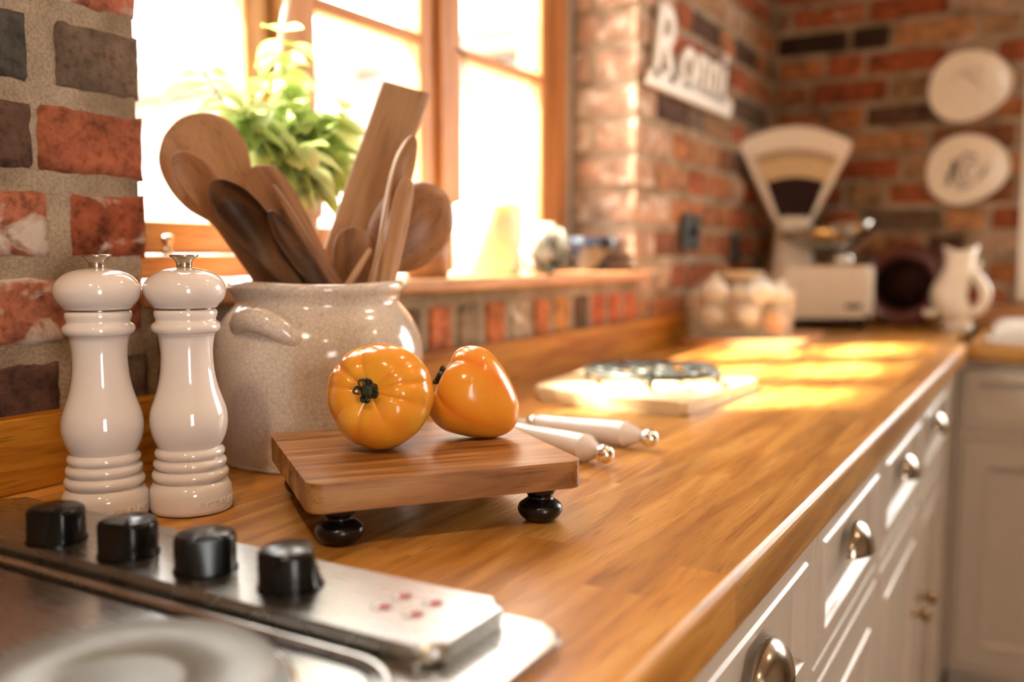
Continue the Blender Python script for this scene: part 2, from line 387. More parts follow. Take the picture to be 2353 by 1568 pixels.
MAT['paving'] = plain('pale paving', (0.6, 0.55, 0.5), 0.9, 0, 0.2, 0, 0.06, 3)
MAT['seal'] = plain('grey window seal', (0.5, 0.47, 0.43), 0.7)

# ------------------------------------------------------------------ room shell
FLOOR = -0.91; CEIL = 1.5; Y0 = -2.4; YE = 3.0; XR = 3.2
WY0, WY1, WZ0, WZ1 = 0.628, 1.895, 0.155, 1.36     # window opening
bm = bmesh.new()
rc = 0.005
box(bm, (-0.30, Y0, FLOOR), (-0.003, WY0 - rc, CEIL))
box(bm, (-0.30, WY1 + rc, FLOOR), (-rc, YE + 0.2, CEIL))
box(bm, (-0.30, WY0 - rc, FLOOR), (-rc, WY1 + rc, WZ0 - 0.002))
box(bm, (-0.30, WY0 - rc, WZ1), (-rc, WY1 + rc, CEIL))
wall_left = struct(obj('wall_left', bm, MAT['mortar']), 'brick window wall with thick lime mortar joints')
EX0, EX1, EZ0, EZ1 = 0.715, 1.9, 0.1, 1.25            # second window, in the end wall just right of the frame
bm = bmesh.new()
box(bm, (-0.005, YE + rc, FLOOR), (EX0, YE + 0.25, CEIL)); box(bm, (EX1, YE + rc, FLOOR), (XR, YE + 0.25, CEIL))
box(bm, (EX0, YE + rc, FLOOR), (EX1, YE + 0.25, EZ0)); box(bm, (EX0, YE + rc, EZ1), (EX1, YE + 0.25, CEIL))
wall_end = struct(obj('wall_end', bm, MAT['mortar']), 'brick end wall behind the kitchen scale')
# the rest of the room, behind the camera: a plain plastered room with an unseen opening added in the right wall for sky fill
struct(obj('wall_back', boxm((-0.3, Y0 - 0.15, FLOOR), (XR, Y0, CEIL)), MAT['plaster']))
bm = bmesh.new()
DY0, DY1, DZ1 = -1.7, -1.0, 1.15
box(bm, (XR, Y0 - 0.15, FLOOR), (XR + 0.15, DY0, CEIL)); box(bm, (XR, DY1, FLOOR), (XR + 0.15, YE + 0.25, CEIL))
box(bm, (XR, DY0, DZ1), (XR + 0.15, DY1, CEIL))
struct(obj('wall_right', bm, MAT['plaster']))
struct(obj('floor', boxm((-0.3, Y0 - 0.15, FLOOR - 0.1), (XR + 0.15, YE + 0.25, FLOOR)), MAT['floor']))
struct(obj('ceiling', boxm((-0.3, Y0 - 0.15, CEIL), (XR + 0.15, YE + 0.25, CEIL + 0.1)), MAT['plaster']))

# --- bricks
rng = random.Random(7)
BH, BP, BZ = 0.0615, 0.0775, 0.204
PAL = [((0.36, 0.1, 0.04), 0.14), ((0.4, 0.15, 0.06), 0.16), ((0.3, 0.075, 0.03), 0.1), ((0.42, 0.2, 0.09), 0.24), ((0.24, 0.09, 0.04), 0.12),
       ((0.1, 0.05, 0.03), 0.05), ((0.16, 0.1, 0.065), 0.1), ((0.48, 0.3, 0.19), 0.2), ((0.36, 0.2, 0.1), 0.22), ((0.44, 0.12, 0.05), 0.25)]
PALW = [6, 6, 5, 4, 4, 2, 2, 2, 3, 3]
def rcol():
    (c, a) = rng.choices(PAL, PALW)[0]; k = rng.uniform(0.85, 1.12)
    return (c[0] * k, c[1] * k, c[2] * k, a + rng.uniform(-0.04, 0.06))

def brick_simple(l, h, d, seed):
    """bevelled block; local x = length, z = height, front face at y = 0"""
    r = random.Random(seed); bm = boxm((-l / 2, 0, -h / 2), (l / 2, d, h / 2), 0.006, 1)
    for v in bm.verts:
        v.co += Vector((r.uniform(-1, 1) * 0.0022, r.uniform(-1, 1) * 0.0014, r.uniform(-1, 1) * 0.0022))
    me = bpy.data.meshes.new('brick'); bm.to_mesh(me); bm.free(); me.materials.append(MAT['brick'])
    return me

def brick_rough(l, h, d, seed, nx=None, nz=8):
    """closer brick: pillowed and chipped front face, uneven outline"""
    nx = nx or max(6, int(l / h * nz)); sd = Vector((seed * 3.7, seed * 1.3, seed * 2.1))
    bm = bmesh.new(); g = []
    for j in range(nz + 1):
        row = []
        for i in range(nx + 1):
            u, w = i / nx * 2 - 1, j / nz * 2 - 1
            # crowd samples to the edges
            u = math.sin(u * PI / 2) * 0.35 + u * 0.65; w = math.sin(w * PI / 2) * 0.35 + w * 0.65
            x, z = u * l / 2, w * h / 2
            ed = min((1 - abs(u)) * l / 2, (1 - abs(w)) * h / 2)
            n1 = noise.noise(Vector((x * 60, 0, z * 60)) + sd); n2 = noise.noise(Vector((x * 200, 5, z * 200)) + sd)
            y = 0.0045 * max(0, 1 - ed / 0.006) ** 2 + n1 * 0.0014 + n2 * 0.0006
            jx = noise.noise(Vector((z * 70, 3, x * 20)) + sd) * 0.0028; jz = noise.noise(Vector((x * 70, 9, z * 20)) + sd) * 0.0028
            f = max(0, 1 - ed / 0.01)
            row.append(bm.verts.new((x + jx * f, y, z + jz * f)))
        g.append(row)
    for j in range(nz):
        for i in range(nx): bm.faces.new((g[j][i], g[j][i + 1], g[j + 1][i + 1], g[j + 1][i]))
    ring = [g[0][i] for i in range(nx + 1)] + [g[j][nx] for j in range(1, nz + 1)] + [g[nz][i] for i in range(nx - 1, -1, -1)] + [g[j][0] for j in range(nz - 1, 0, -1)]
    back = [bm.verts.new((v.co.x, d, v.co.z)) for v in ring]
    for i in range(len(ring)):
        k = (i + 1) % len(ring); bm.faces.new((ring[k], ring[i], back[i], back[k]))
    bm.faces.new(back)
    bmesh.ops.recalc_face_normals(bm, faces=bm.faces)
    me = bpy.data.meshes.new('brick'); bm.to_mesh(me); bm.free(); me.materials.append(MAT['brick'])
    for p in me.polygons: p.use_smooth = True
    return me

SHARED = {}
def shared_brick(l, h, d):
    key = (round(l, 3), round(h, 3), round(d, 3), rng.randrange(3))
    if key not in SHARED: SHARED[key] = brick_simple(l, h, d, hash(key) % 9999)
    return SHARED[key]

def put(me, parent, loc, rz, col):
    return obj('brick', me, None, parent, loc, (0, 0, rz), color=col)

# near pier: y up to WY0, hand-set joints and colours where the photograph shows them close
RED = (0.4, 0.1, 0.04, 0.24); RED2 = (0.38, 0.1, 0.045, 0.33); DARK = (0.075, 0.062, 0.05, 0.06); BROWN = (0.16, 0.105, 0.07, 0.16)
PINK = (0.42, 0.14, 0.075, 0.37); DBR = (0.11, 0.055, 0.035, 0.15); ORG = (0.38, 0.11, 0.05, 0.14)
pier = {5: [(0.50, 0.630, (0.4, 0.12, 0.06, 0.3)), (0.27, 0.487, BROWN)],
        4: [(0.535, 0.628, RED), (0.30, 0.518, PINK)],
        3: [(0.47, 0.627, (0.42, 0.13, 0.07, 0.3)), (0.24, 0.453, RED2)],
        2: [(0.536, 0.629, BROWN), (0.30, 0.514, DARK)],
        1: [(0.5165, 0.630, ORG), (0.405, 0.514, DBR), (0.17, 0.388, RED)],
        0: [(0.545, 0.631, RED2), (0.312, 0.526, PINK), (0.19, 0.295, DARK)],
        -1: [(0.41, 0.622, PINK), (0.29, 0.394, RED2)],
        -2: [(0.548, 0.626, BROWN), (0.32, 0.53, (0.1, 0.045, 0.03, 0.2))]}
sd = 1
for k, lst in pier.items():
    z = BZ + k * BP + BH / 2
    ymin = min(a for a, b, c in lst)
    for a, b, c in lst:
        put(brick_rough(b - a, BH, 0.045, sd), wall_left, (0.0, (a + b) / 2, z), PI / 2, c); sd += 1
    y = ymin - 0.016
    while y > -0.5:
        l = rng.choice((0.215, 0.1025)); put(shared_brick(l, BH, 0.045), wall_left, (0.0, y - l / 2, z), PI / 2, rcol()); y -= l + 0.016
# wall beyond the window, the far reveal, and the end wall
for k in range(-2, 12):
    z = BZ + k * BP + BH / 2
    y = WY1; even = k % 2 == 0
    l = 0.1025 if even else 0.215
    dep = 0.15 if even else 0.1025
    rc_ = rcol(); lit_ = rng.uniform(0.85, 1.1)         # paler reveal bricks: window brightness put into their colour
    put(brick_simple(l, BH, dep, 300 + k), wall_left, (0.0, y + l / 2, z), PI / 2, (0.5 * lit_, 0.3 * lit_, 0.2 * lit_, 0.34) if k >= 0 else rc_)
    if not even and WZ0 < z < WZ1:
        put(brick_simple(0.04, BH, 0.06, 400 + k), wall_left, (-0.138, WY1, z), 0, (0.52, 0.34, 0.24, 0.36))  # filler bricks brightened by colour too, like the lit reveal
    y += l + 0.015
    hd = not even
    while y < YE - 0.02:
        l = 0.1025 if (hd and rng.random() < 0.8) else 0.215
        l = min(l, YE - y); hd = not hd
        if l > 0.03: put(shared_brick(l, BH, 0.045), wall_left, (rng.uniform(-0.002, 0.002), y + l / 2, z), PI / 2, rcol())
        y += l + 0.015
    x = 0.0 if even else -0.07
    hd = k % 3 == 0
    while x < 1.5:
        l = 0.1025 if (hd and rng.random() < 0.7) else 0.215; hd = not hd
        c = rcol()
        if k == 8 and x < 0.25 < x + l + 0.05: c = (0.035, 0.02, 0.013, 0.0)
        lo = max(x, 0.006); hi_ = x + l
        if EZ0 < z < EZ1:
            if x > EX0 - 0.02: break
            hi_ = min(hi_, EX0)
        l = hi_ - x
        put(shared_brick(round(x + l - lo, 3), BH, 0.045), wall_end, ((lo + x + l) / 2, YE + rng.uniform(-0.002, 0.002), z), 0, c)
        x += l + 0.015
# soldier course below the sill
y = WY0 + 0.012; i = 0
SOLD = [(0.3, 0.2, 0.12, 0.15), (0.5, 0.15, 0.05, 0.1), (0.42, 0.3, 0.2, 0.3), (0.5, 0.16, 0.05, 0.1), (0.55, 0.24, 0.07, 0.2), (0.13, 0.07, 0.04, 0.05), (0.5, 0.12, 0.04, 0.08), (0.48, 0.12, 0.04, 0.08), (0.5, 0.13, 0.045, 0.1), (0.42, 0.13, 0.05, 0.1), (0.16, 0.09, 0.05, 0.1), (0.5, 0.15, 0.06, 0.1)]
while y < WY1 - 0.03:
    l = 0.062
    me = brick_rough(l, 0.083, 0.045, 60 + i, 8, 10) if y < 1.3 else shared_brick(l, 0.083, 0.045)
    put(me, wall_left, (-0.001, y + l / 2, 0.0905), PI / 2, SOLD[(i + 5) % len(SOLD)]); y += l + 0.018; i += 1

# ------------------------------------------------------------------ window
WX = -0.155                                          # inner face of the frame
win = thing('window_1', 'pine casement window above the worktop', 'window'); win['kind'] = 'structure'
def wpart(name, lo, hi, bev=0.004, mat=None, parent=win):
    axis = max(range(3), key=lambda i: hi[i] - lo[i])
    c = [(a + b) / 2 for a, b in zip(lo, hi)]
    return obj(name, boxm([a - k for a, k in zip(lo, c)], [b - k for b, k in zip(hi, c)], bev, 2), mat or (MAT['pine_z'] if axis == 2 else MAT['pine_y']), parent, c)
FZ0 = 0.178
wpart('frame_jamb', (WX - 0.07, WY0, FZ0), (WX, WY0 + 0.035, WZ1)); wpart('frame_jamb', (WX - 0.07, 1.805, FZ0), (WX, 1.868, WZ1))
wpart('frame_seal', (WX - 0.06, 1.868, FZ0), (WX - 0.004, WY1, WZ1), 0.001, MAT['seal'])
wpart('frame_head', (WX - 0.07, WY0, WZ1 - 0.05), (WX, WY1, WZ1))
wpart('frame_bottom_rail', (WX - 0.07, WY0, FZ0), (WX + 0.004, 1.87, 0.207))
wpart('mullion', (WX - 0.07, 0.975, 0.205), (WX + 0.004, 1.02, WZ1)); wpart('mullion', (WX - 0.07, 1.372, 0.205), (WX + 0.004, 1.412, WZ1))
def casement(y0, y1):
    c = obj('casement', boxm((WX - 0.045, y0, 0.209), (WX - 0.008, y0 + 0.044, WZ1 - 0.052), 0.005), MAT['pine_z'], win)
    def sub(n, lo, hi, b=0.004, m=None): return wpart(n, lo, hi, b, m, c)
    sub('stile', (WX - 0.045, y1 - 0.044, 0.209), (WX - 0.008, y1, WZ1 - 0.052), 0.005)
    sub('rail', (WX - 0.045, y0 + 0.044, 0.209), (WX - 0.009, y1 - 0.044, 0.25), 0.005)
    sub('rail', (WX - 0.045, y0 + 0.044, WZ1 - 0.1), (WX - 0.009, y1 - 0.044, WZ1 - 0.052), 0.005)
    sub('glazing_bar', (WX - 0.043, y0 + 0.042, 0.565), (WX - 0.011, y1 - 0.042, 0.588), 0.006)
    sub('glazing_bar', (WX - 0.043, y0 + 0.042, 0.895), (WX - 0.011, y1 - 0.042, 0.918), 0.006)
    for za, zb in ((0.248, 0.567), (0.586, 0.897), (0.916, WZ1 - 0.098)):
        sub('pane', (WX - 0.03, y0 + 0.04, za), (WX - 0.026, y1 - 0.04, zb), 0.0, MAT['glass'])
casement(0.665, 0.973); casement(1.022, 1.37); casement(1.414, 1.803)
# stay peg and hanging catch
pg = lathe([(0.004, 0), (0.007, 0.001), (0.007, 0.006), (0.0045, 0.008), (0.0045, 0.014), (0.007, 0.016), (0.0075, 0.022), (0.004, 0.025)], 16)
obj('stay_peg', pg, MAT['pewter'], win, (WX + 0.008, 0.775, 0.2075), smooth=True)
bm = bmesh.new(); tube(bm, spline([(0, 0, 0), (0.012, 0.0, -0.012), (0.012, 0.008, -0.05), (0.008, 0.016, -0.09)], 5), [0.004] * 4 + [0.0022] * 4 + [0.0022] * 4 + [0.003, 0.004, 0.0045, 0.002], 6)
obj('catch', bm, MAT['iron'], win, (WX + 0.004, 1.425, 0.575), smooth=True)

win2 = thing('window_2', 'white framed window in the end wall at the far right', 'window'); win2['kind'] = 'structure'
for lo, hi in (((EX0 - 0.018, YE - 0.012, EZ0 - 0.02), (EX0 + 0.05, YE + 0.1, EZ1)), ((EX1 - 0.05, YE - 0.012, EZ0), (EX1, YE + 0.1, EZ1)), ((EX0, YE - 0.012, EZ1 - 0.05), (EX1, YE + 0.1, EZ1)), ((EX0, YE - 0.02, EZ0 - 0.02), (EX1, YE + 0.1, EZ0 + 0.03)), ((1.28, YE + 0.02, EZ0), (1.34, YE + 0.1, EZ1))):
    wpart('frame', lo, hi, 0.004, MAT['white'], win2)
for a_, b_ in ((EX0 + 0.04, 1.29), (1.33, EX1 - 0.04)): wpart('pane', (a_, YE + 0.05, EZ0 + 0.02), (b_, YE + 0.054, EZ1 - 0.04), 0.0, MAT['glass'], win2)

# sill board
sill = struct(obj('trim_1', boxm((WX - 0.001, WY0 + 0.002, 0.155), (0.022, WY1 - 0.003, 0.172), 0.004), MAT['pine_y']), 'varnished pine window sill board')
sill2 = obj('nosing', boxm((0.002, WY0 - 0.013, 0.154), (0.03, WY1 + 0.01, 0.173), 0.005, 3), MAT['pine_y'], sill)

# ------------------------------------------------------------------ worktop of glued oak staves
top = thing('worktop', 'long oiled oak butcher block worktop with rounded front edge', 'worktop')
def stave(lo, hi, mat, bev=0.0, seg=1, name='stave'):
    c = [(a + b) / 2 for a, b in zip(lo, hi)]
    return obj(name, boxm([a - k for a, k in zip(lo, c)], [b - k for b, k in zip(hi, c)], bev, seg), mat, top, c)
xw = 0.0415
for r_ in range(14):
    x0 = 0.001 + r_ * xw; y = -0.62 - rng.uniform(0, 0.3)
    while y < YE:
        l = rng.uniform(0.24, 0.52); y1 = min(y + l, YE - 0.001)
        if YE - y1 < 0.08: y1 = YE - 0.001
        stave((x0, y, -0.04), (x0 + xw, y1, 0), MAT['oak_top']); y = y1 + 1e-5
        if y1 >= YE - 0.002: break
y = -0.75
while y < 2.40:                                       # front strip with the rounded nose
    y1 = min(y + rng.uniform(0.45, 0.8), 2.41)
    if 2.41 - y1 < 0.15: y1 = 2.41
    bm = bmesh.new(); c = ((0.582 + 0.62) / 2, (y + y1) / 2, -0.02)
    prof = [(-0.019, -0.02), (0.015, -0.02), (0.0185, -0.0185), (0.019, -0.016), (0.019, 0.012), (0.0182, 0.0150), (0.0165, 0.0178), (0.0138, 0.0194), (0.0105, 0.02), (-0.019, 0.02)]
    loft(bm, [[(px_, yy - c[1], pz_) for px_, pz_ in prof] for yy in (y, y1)]); bmesh.ops.recalc_face_normals(bm, faces=bm.faces)
    obj('stave', bm, MAT['oak_top'], top, c); y = y1 + 1e-5
for r_ in range(14):                                  # return run along the end wall
    y0 = 2.4105 + r_ * 0.042; x = 0.6205
    while x < 1.7:
        x1 = min(x + rng.uniform(0.3, 0.55), 1.7)
        stave((x, y0, -0.04), (x1, min(y0 + 0.042, YE - 0.001), 0), MAT['oak_ret'], 0.004 if r_ == 0 else 0.0, 2); x = x1 + 1e-5
struct(obj('baseboard_left', boxm((0.001, -0.6, 0.0005), (0.02, YE - 0.002, 0.0665), 0.002), MAT['oak_up']), 'oak upstand along the back of the worktop')
struct(obj('baseboard_end', boxm((0.021, YE - 0.02, 0.0005), (1.7, YE - 0.001, 0.0665), 0.002), MAT['boardred']), 'oak upstand along the end wall')

# ------------------------------------------------------------------ base cabinets
def cup_pull(parent):
    """half-dome cup handle, opening downwards; face plane x = 0, out along +x"""
    bm = bmesh.new(); w, h, d = 0.042, 0.034, 0.024; n = 14; m = 8; g = []
    for j in range(m + 1):
        b = j / m * PI / 2
        g.append([(d * math.sin(b) * (1 if 0 < i < n else 1) * max(0.06, math.sin(PI * i / n)) if j else 0.0, w * math.cos(PI * i / n) * 1.0, h * math.cos(b) * math.sin(PI * i / n) - 0.006) for i in range(n + 1)])
    vs = [[bm.verts.new(p) for p in row] for row in g]
    for j in range(m):
        for i in range(n): bm.faces.new((vs[j][i], vs[j][i + 1], vs[j + 1][i + 1], vs[j + 1][i]))
    bmesh.ops.remove_doubles(bm, verts=bm.verts, dist=1e-5)
    bmesh.ops.solidify(bm, geom=list(bm.faces), thickness=0.002)
    bmesh.ops.recalc_face_normals(bm, faces=bm.faces)
    return bm

def knob_bm():
    bm = lathe([(0.009, 0), (0.009, 0.002), (0.0045, 0.004), (0.004, 0.011), (0.008, 0.015), (0.0115, 0.019), (0.0125, 0.023), (0.011, 0.027), (0.006, 0.0295), (0.0, 0.030)], 24)
    bmesh.ops.rotate(bm, verts=bm.verts, cent=(0, 0, 0), matrix=Matrix.Rotation(PI / 2, 3, 'Y')); return bm

def panel_front(name, parent, y0, y1, z0, z1, x=0.0, frame=0.045, bevel=0.003):
    """framed front in the local y-z plane facing +x: flat border, moulding step, recessed field"""
    bm = bmesh.new()
    def rect(a, xx): return [(xx, y0 + a, z0 + a), (xx, y1 - a, z0 + a), (xx, y1 - a, z1 - a), (xx, y0 + a, z1 - a)]
    prof = [(0.0, -0.02), (0.0, -0.002), (0.002, 0.0), (frame - 0.012, 0.0), (frame - 0.010, 0.003), (frame - 0.004, 0.003), (frame - 0.001, -0.003), (frame + 0.003, -0.008), (frame + 0.009, -0.008)]
    loft(bm, [rect(a, x + d) for a, d in prof]); bmesh.ops.recalc_face_normals(bm, faces=bm.faces)
    return obj(name, bm, MAT['cabinet'], parent)

CUP = None
def cabinet(label, y0, y1, knob_y, origin=(0.60, 0, 0), rz=0.0, handle=True):
    c = thing('base_cabinet', label, 'cabinet', origin, rz, 'cream base cabinets')
    obj('carcass', boxm((-0.565, y0 + 0.001, -0.80), (-0.021, y1 - 0.001, -0.0415)), MAT['cabinet'], c)
    ff = bmesh.new(); s = 0.012
    box(ff, (-0.021, y0 + 0.001, -0.80), (-0.001, y0 + s, -0.0415), 0.001, 1); box(ff, (-0.021, y1 - s, -0.80), (-0.001, y1 - 0.001, -0.0415), 0.001, 1)
    box(ff, (-0.021, y0 + s, -0.055), (-0.001, y1 - s, -0.0415), 0.001, 1); box(ff, (-0.021, y0 + s, -0.226), (-0.001, y1 - s, -0.206), 0.001, 1); box(ff, (-0.021, y0 + s, -0.80), (-0.001, y1 - s, -0.785), 0.001, 1)
    obj('face_frame', ff, MAT['cabinet'], c)
    d = panel_front('drawer_front', c, y0 + s + 0.0025, y1 - s - 0.0025, -0.2035, -0.0575, 0.0, 0.034)
    if handle:
        h = obj('cup_handle', cup_pull(None), MAT['pewter'], d, (0.001, (y0 + y1) / 2, -0.128), smooth=True); h['label'] = 'nickel cup handle'
    dr = panel_front('door', c, y0 + s + 0.0025, y1 - s - 0.0025, -0.7825, -0.2285, 0.0, 0.062)
    if knob_y is not None:
        h = obj('knob', knob_bm(), MAT['brass'], dr, (0.001, knob_y, -0.415), smooth=True); h['label'] = 'aged brass knob'
    obj('plinth', boxm((-0.55, y0, -0.909), (-0.05, y1, -0.801)), MAT['cabinet'], c)
    return c
cabinet('cream base cabinet nearest the camera, its cup handle at the bottom picture edge', 0.545, 0.912, None)
cabinet('second cream base cabinet, its cup handle largest in full view', 0.913, 1.318, None)
cabinet('third cream base cabinet along the worktop', 1.319, 1.762, 1.715)
cabinet('fourth cream base cabinet, next to the inner corner', 1.763, 2.205, 1.81)
obj_c = tag(obj('corner_post', boxm((0.55, 2.206, -0.80), (0.60, 2.43, -0.0415), 0.002), MAT['cabinet']), 'plain cream filler panel in the inner cabinet corner', 'panel')
# return run faces -y : local +x -> world -y
cabinet('cream base cabinet on the return run facing the camera', 0.602, 1.06, None, (0, 2.43, 0), -PI / 2, False)
cabinet('cream base cabinet at the far right of the return run, mostly out of frame', 1.061, 1.52, None, (0, 2.43, 0), -PI / 2, False)

# ------------------------------------------------------------------ measuring frame: a picture point at a known distance -> a place in the room
CF = cam_o.rotation_euler.to_matrix() @ Vector((0, 0, -1)); CR = cam_o.rotation_euler.to_matrix() @ Vector((1, 0, 0)); CU = cam_o.rotation_euler.to_matrix() @ Vector((0, 1, 0))
CP = Vector(cam_o.location)
def at(u, v, depth): return CP + (CF + CR * ((u - 1176.5) / 2140.0) - CU * ((v - 784.0) / 2140.0)) * depth

# ------------------------------------------------------------------ stoneware jar
JX, JY = 0.1318, 0.7331
jar = thing('stoneware_jar', 'cream crackle glazed stoneware jar holding wooden spoons, lug handle on its side', 'jar', (JX, JY, 0.0005))
outer = spline([(0.0, 0.0), (0.088, 0.0), (0.0945, 0.004), (0.0965, 0.02), (0.099, 0.05), (0.1025, 0.085), (0.1035, 0.105), (0.1, 0.126), (0.0915, 0.143), (0.083, 0.153), (0.0795, 0.159), (0.0815, 0.1655), (0.0855, 0.171), (0.087, 0.1755), (0.0845, 0.1795), (0.079, 0.1805)], 4)
inner = spline([(0.075, 0.1785), (0.073, 0.172), (0.073, 0.16), (0.08, 0.145), (0.092, 0.12), (0.096, 0.1), (0.093, 0.05), (0.089, 0.015), (0.06, 0.009), (0.0, 0.009)], 3)
bm = lathe([(p.x, p.y) for p in outer + inner], 72)
for v in bm.verts:                                     # hand-thrown: slightly uneven
    a = math.atan2(v.co.y, v.co.x); k = 1.045 + 0.006 * math.sin(2 * a + v.co.z * 30) + 0.004 * math.sin(5 * a + 1)
    v.co.x *= k; v.co.y *= k
    if v.co.z > 0.15: v.co.z += 0.0012 * math.sin(3 * a + 0.5)
obj('body', bm, MAT['crackle'], jar, smooth=True)
def lug(phi0):
    pts = []; rad = []
    for i in range(17):
        t = i / 16; ph = phi0 + R(-22 + 44 * t)
        s = math.sin(PI * t); rr = 0.092 + 0.011 * s ** 0.7 + 0.004 * t; z = 0.136 + 0.017 * s - 0.012 * t
        pts.append((rr * math.cos(ph), rr * math.sin(ph), z)); rad.append(0.0085 + 0.0042 * s)
    bm = tube(bmesh.new(), pts, rad, 12)
    obj('lug_handle', bm, MAT['crackle'], jar, smooth=True)
lug(R(-47.5 - 33)); lug(R(-47.5 + 147))

# ------------------------------------------------------------------ wooden utensils in the jar
JD = (Vector((JX, JY, 0.1)) - CP).dot(CF)
def utensil(name, label, cat, mouth, tip, dm, dt, stations, mat, roll=0.0, n=20, square=False, groove=None):
    M = at(mouth[0], mouth[1], JD + dm); T = at(tip[0], tip[1], JD + dt)
    ax = T - M; L = ax.length; ax.normalize()
    s = 0.0
    while s < 0.17:                                    # run down inside the jar until it meets wall or floor
        p = M - ax * (s + 0.004)
        rr = math.hypot(p.x - JX, p.y - JY); lim = 0.066 if p.z > 0.145 else 0.080
        if p.z < 0.016 or rr > lim: break
        s += 0.004
    s = max(s, 0.012)
    back = CF - ax * CF.dot(ax); back.normalize()
    xx = back.cross(ax); xx.normalize(); 
    if roll:
        q = Matrix.Rotation(roll, 3, ax); xx = q @ xx; back = q @ back
    mtx = Matrix((( xx.x, back.x, ax.x, M.x), (xx.y, back.y, ax.y, M.y), (xx.z, back.z, ax.z, M.z), (0, 0, 0, 1)))
    st = [(-s / L,) + tuple(stations[0][1:])] + list(stations)
    ctl = spline([Vector((f * L, w, th)) for f, w, th, *_ in st], 8)
    ctd = spline([Vector((f * L, (r_[0] if r_ else 0), (r_[1] if len(r_) > 1 else 0))) for f, w, th, *r_ in st], 8)
    rings = []
    for c, d in zip(ctl, ctd):
        w = max(c.y, 0.0004); th = max(c.z, 0.0006); ring = []
        for k in range(n):
            a = 2 * PI * k / n; e = 0.45 if square else 0.8
            x = w * math.copysign(abs(math.cos(a)) ** e, math.cos(a)); y = th / 2 * math.copysign(abs(math.sin(a)) ** (0.5 if square else 0.7), math.sin(a))
            dish = d.y * (1 - min(1, (x / w) ** 2)) + d.z
            if groove and math.sin(a) < 0 and c.x < groove[0] * L: y += groove[1] * (0.5 + 0.5 * math.cos(x / w * 2.5 * PI)) 
            ring.append((x, y + dish, c.x))
        rings.append(ring)
    bm = bmesh.new(); loft(bm, rings); bmesh.ops.recalc_face_normals(bm, faces=bm.faces)
    o = obj(name, bm, mat, None, smooth=True); o.matrix_world = mtx
    return tag(o, label, cat, 'wooden utensils in the stoneware jar')
pxm = JD / 2140.0
def w_(px): return px * pxm
utensil('wooden_spoon', 'large round-headed pale wooden spoon leaning far left in the jar', 'spoon', (612, 657), (420, 270), 0.028, 0.045,
        [(0.0, w_(26), 0.013), (0.25, w_(28), 0.012), (0.42, w_(52), 0.009, 0.003), (0.55, w_(88), 0.008, 0.008), (0.7, w_(106), 0.008, 0.011), (0.85, w_(100), 0.008, 0.009), (0.95, w_(66), 0.0075, 0.004), (0.99, w_(30), 0.006, 0.001), (1.0, w_(8), 0.003)], MAT['beech'])
utensil('wooden_spoon', 'long narrow wooden spoon with grooved flat handle, in front of the round-headed one', 'spoon', (640, 658), (404, 352), 0.0, -0.005,
        [(0.0, w_(38), 0.012), (0.3, w_(36), 0.011), (0.55, w_(33), 0.010), (0.72, w_(40), 0.008, 0.003), (0.85, w_(41), 0.007, 0.006), (0.95, w_(28), 0.007, 0.004), (0.99, w_(14), 0.005), (1.0, w_(4), 0.003)], MAT['olive'], groove=(0.6, 0.004))
utensil('wooden_spoon', 'dark stained wooden spoon with hollow bowl turned to the camera', 'spoon', (697, 659), (487, 417), -0.042, -0.06,
        [(0.0, w_(34), 0.011), (0.2, w_(37), 0.011, 0.002), (0.4, w_(43), 0.009, 0.010), (0.62, w_(48), 0.0075, 0.018), (0.8, w_(44), 0.007, 0.017), (0.93, w_(28), 0.007, 0.008), (0.985, w_(13), 0.006, 0.002), (1.0, w_(3), 0.003)], MAT['walnut'])
utensil('wooden_spatula', 'brown wooden spatula with angled tip between the dark spoon and basil', 'spatula', (765, 658), (580, 386), 0.005, 0.012,
        [(0.0, w_(26), 0.010), (0.3, w_(34), 0.008), (0.55, w_(46), 0.006), (0.78, w_(52), 0.005), (0.92, w_(44), 0.0045), (0.985, w_(18), 0.004), (1.0, w_(6), 0.003)], MAT['olive'])
utensil('wooden_spoon', 'thin dark wooden spoon seen edge-on at the middle of the jar', 'spoon', (765, 660), (628, 426), -0.02, -0.02,
        [(0.0, w_(11), 0.012), (0.4, w_(11), 0.013), (0.7, w_(10), 0.016), (0.9, w_(8), 0.014), (0.985, w_(5), 0.006), (1.0, w_(2), 0.003)], MAT['olive'])
utensil('wooden_spoon', 'short dark wooden spoon in front of all others in the jar', 'spoon', (735, 660), (618, 485), -0.052, -0.062,
        [(0.0, w_(20), 0.010), (0.35, w_(24), 0.009, 0.005), (0.65, w_(24), 0.008, 0.009), (0.88, w_(17), 0.007, 0.005), (0.97, w_(9), 0.006), (1.0, w_(3), 0.003)], MAT['walnut'], roll=0.35)
utensil('wooden_paddle', 'wide flat rectangular wooden paddle rising highest from the jar', 'paddle', (775, 657), (930, 214), 0.03, 0.05,
        [(0.0, w_(62), 0.009), (0.5, w_(63), 0.009), (0.985, w_(63), 0.009), (1.0, w_(62), 0.008)], MAT['beech'], square=True, roll=-0.18)
utensil('wooden_spatula', 'short round-topped wooden spatula low in front of the flat paddle', 'spatula', (808, 659), (815, 521), 0.012, 0.0,
        [(0.0, w_(47), 0.007), (0.4, w_(47), 0.007), (0.7, w_(45), 0.007), (0.88, w_(35), 0.006), (0.97, w_(17), 0.005), (1.0, w_(4), 0.003)], MAT['olive'])
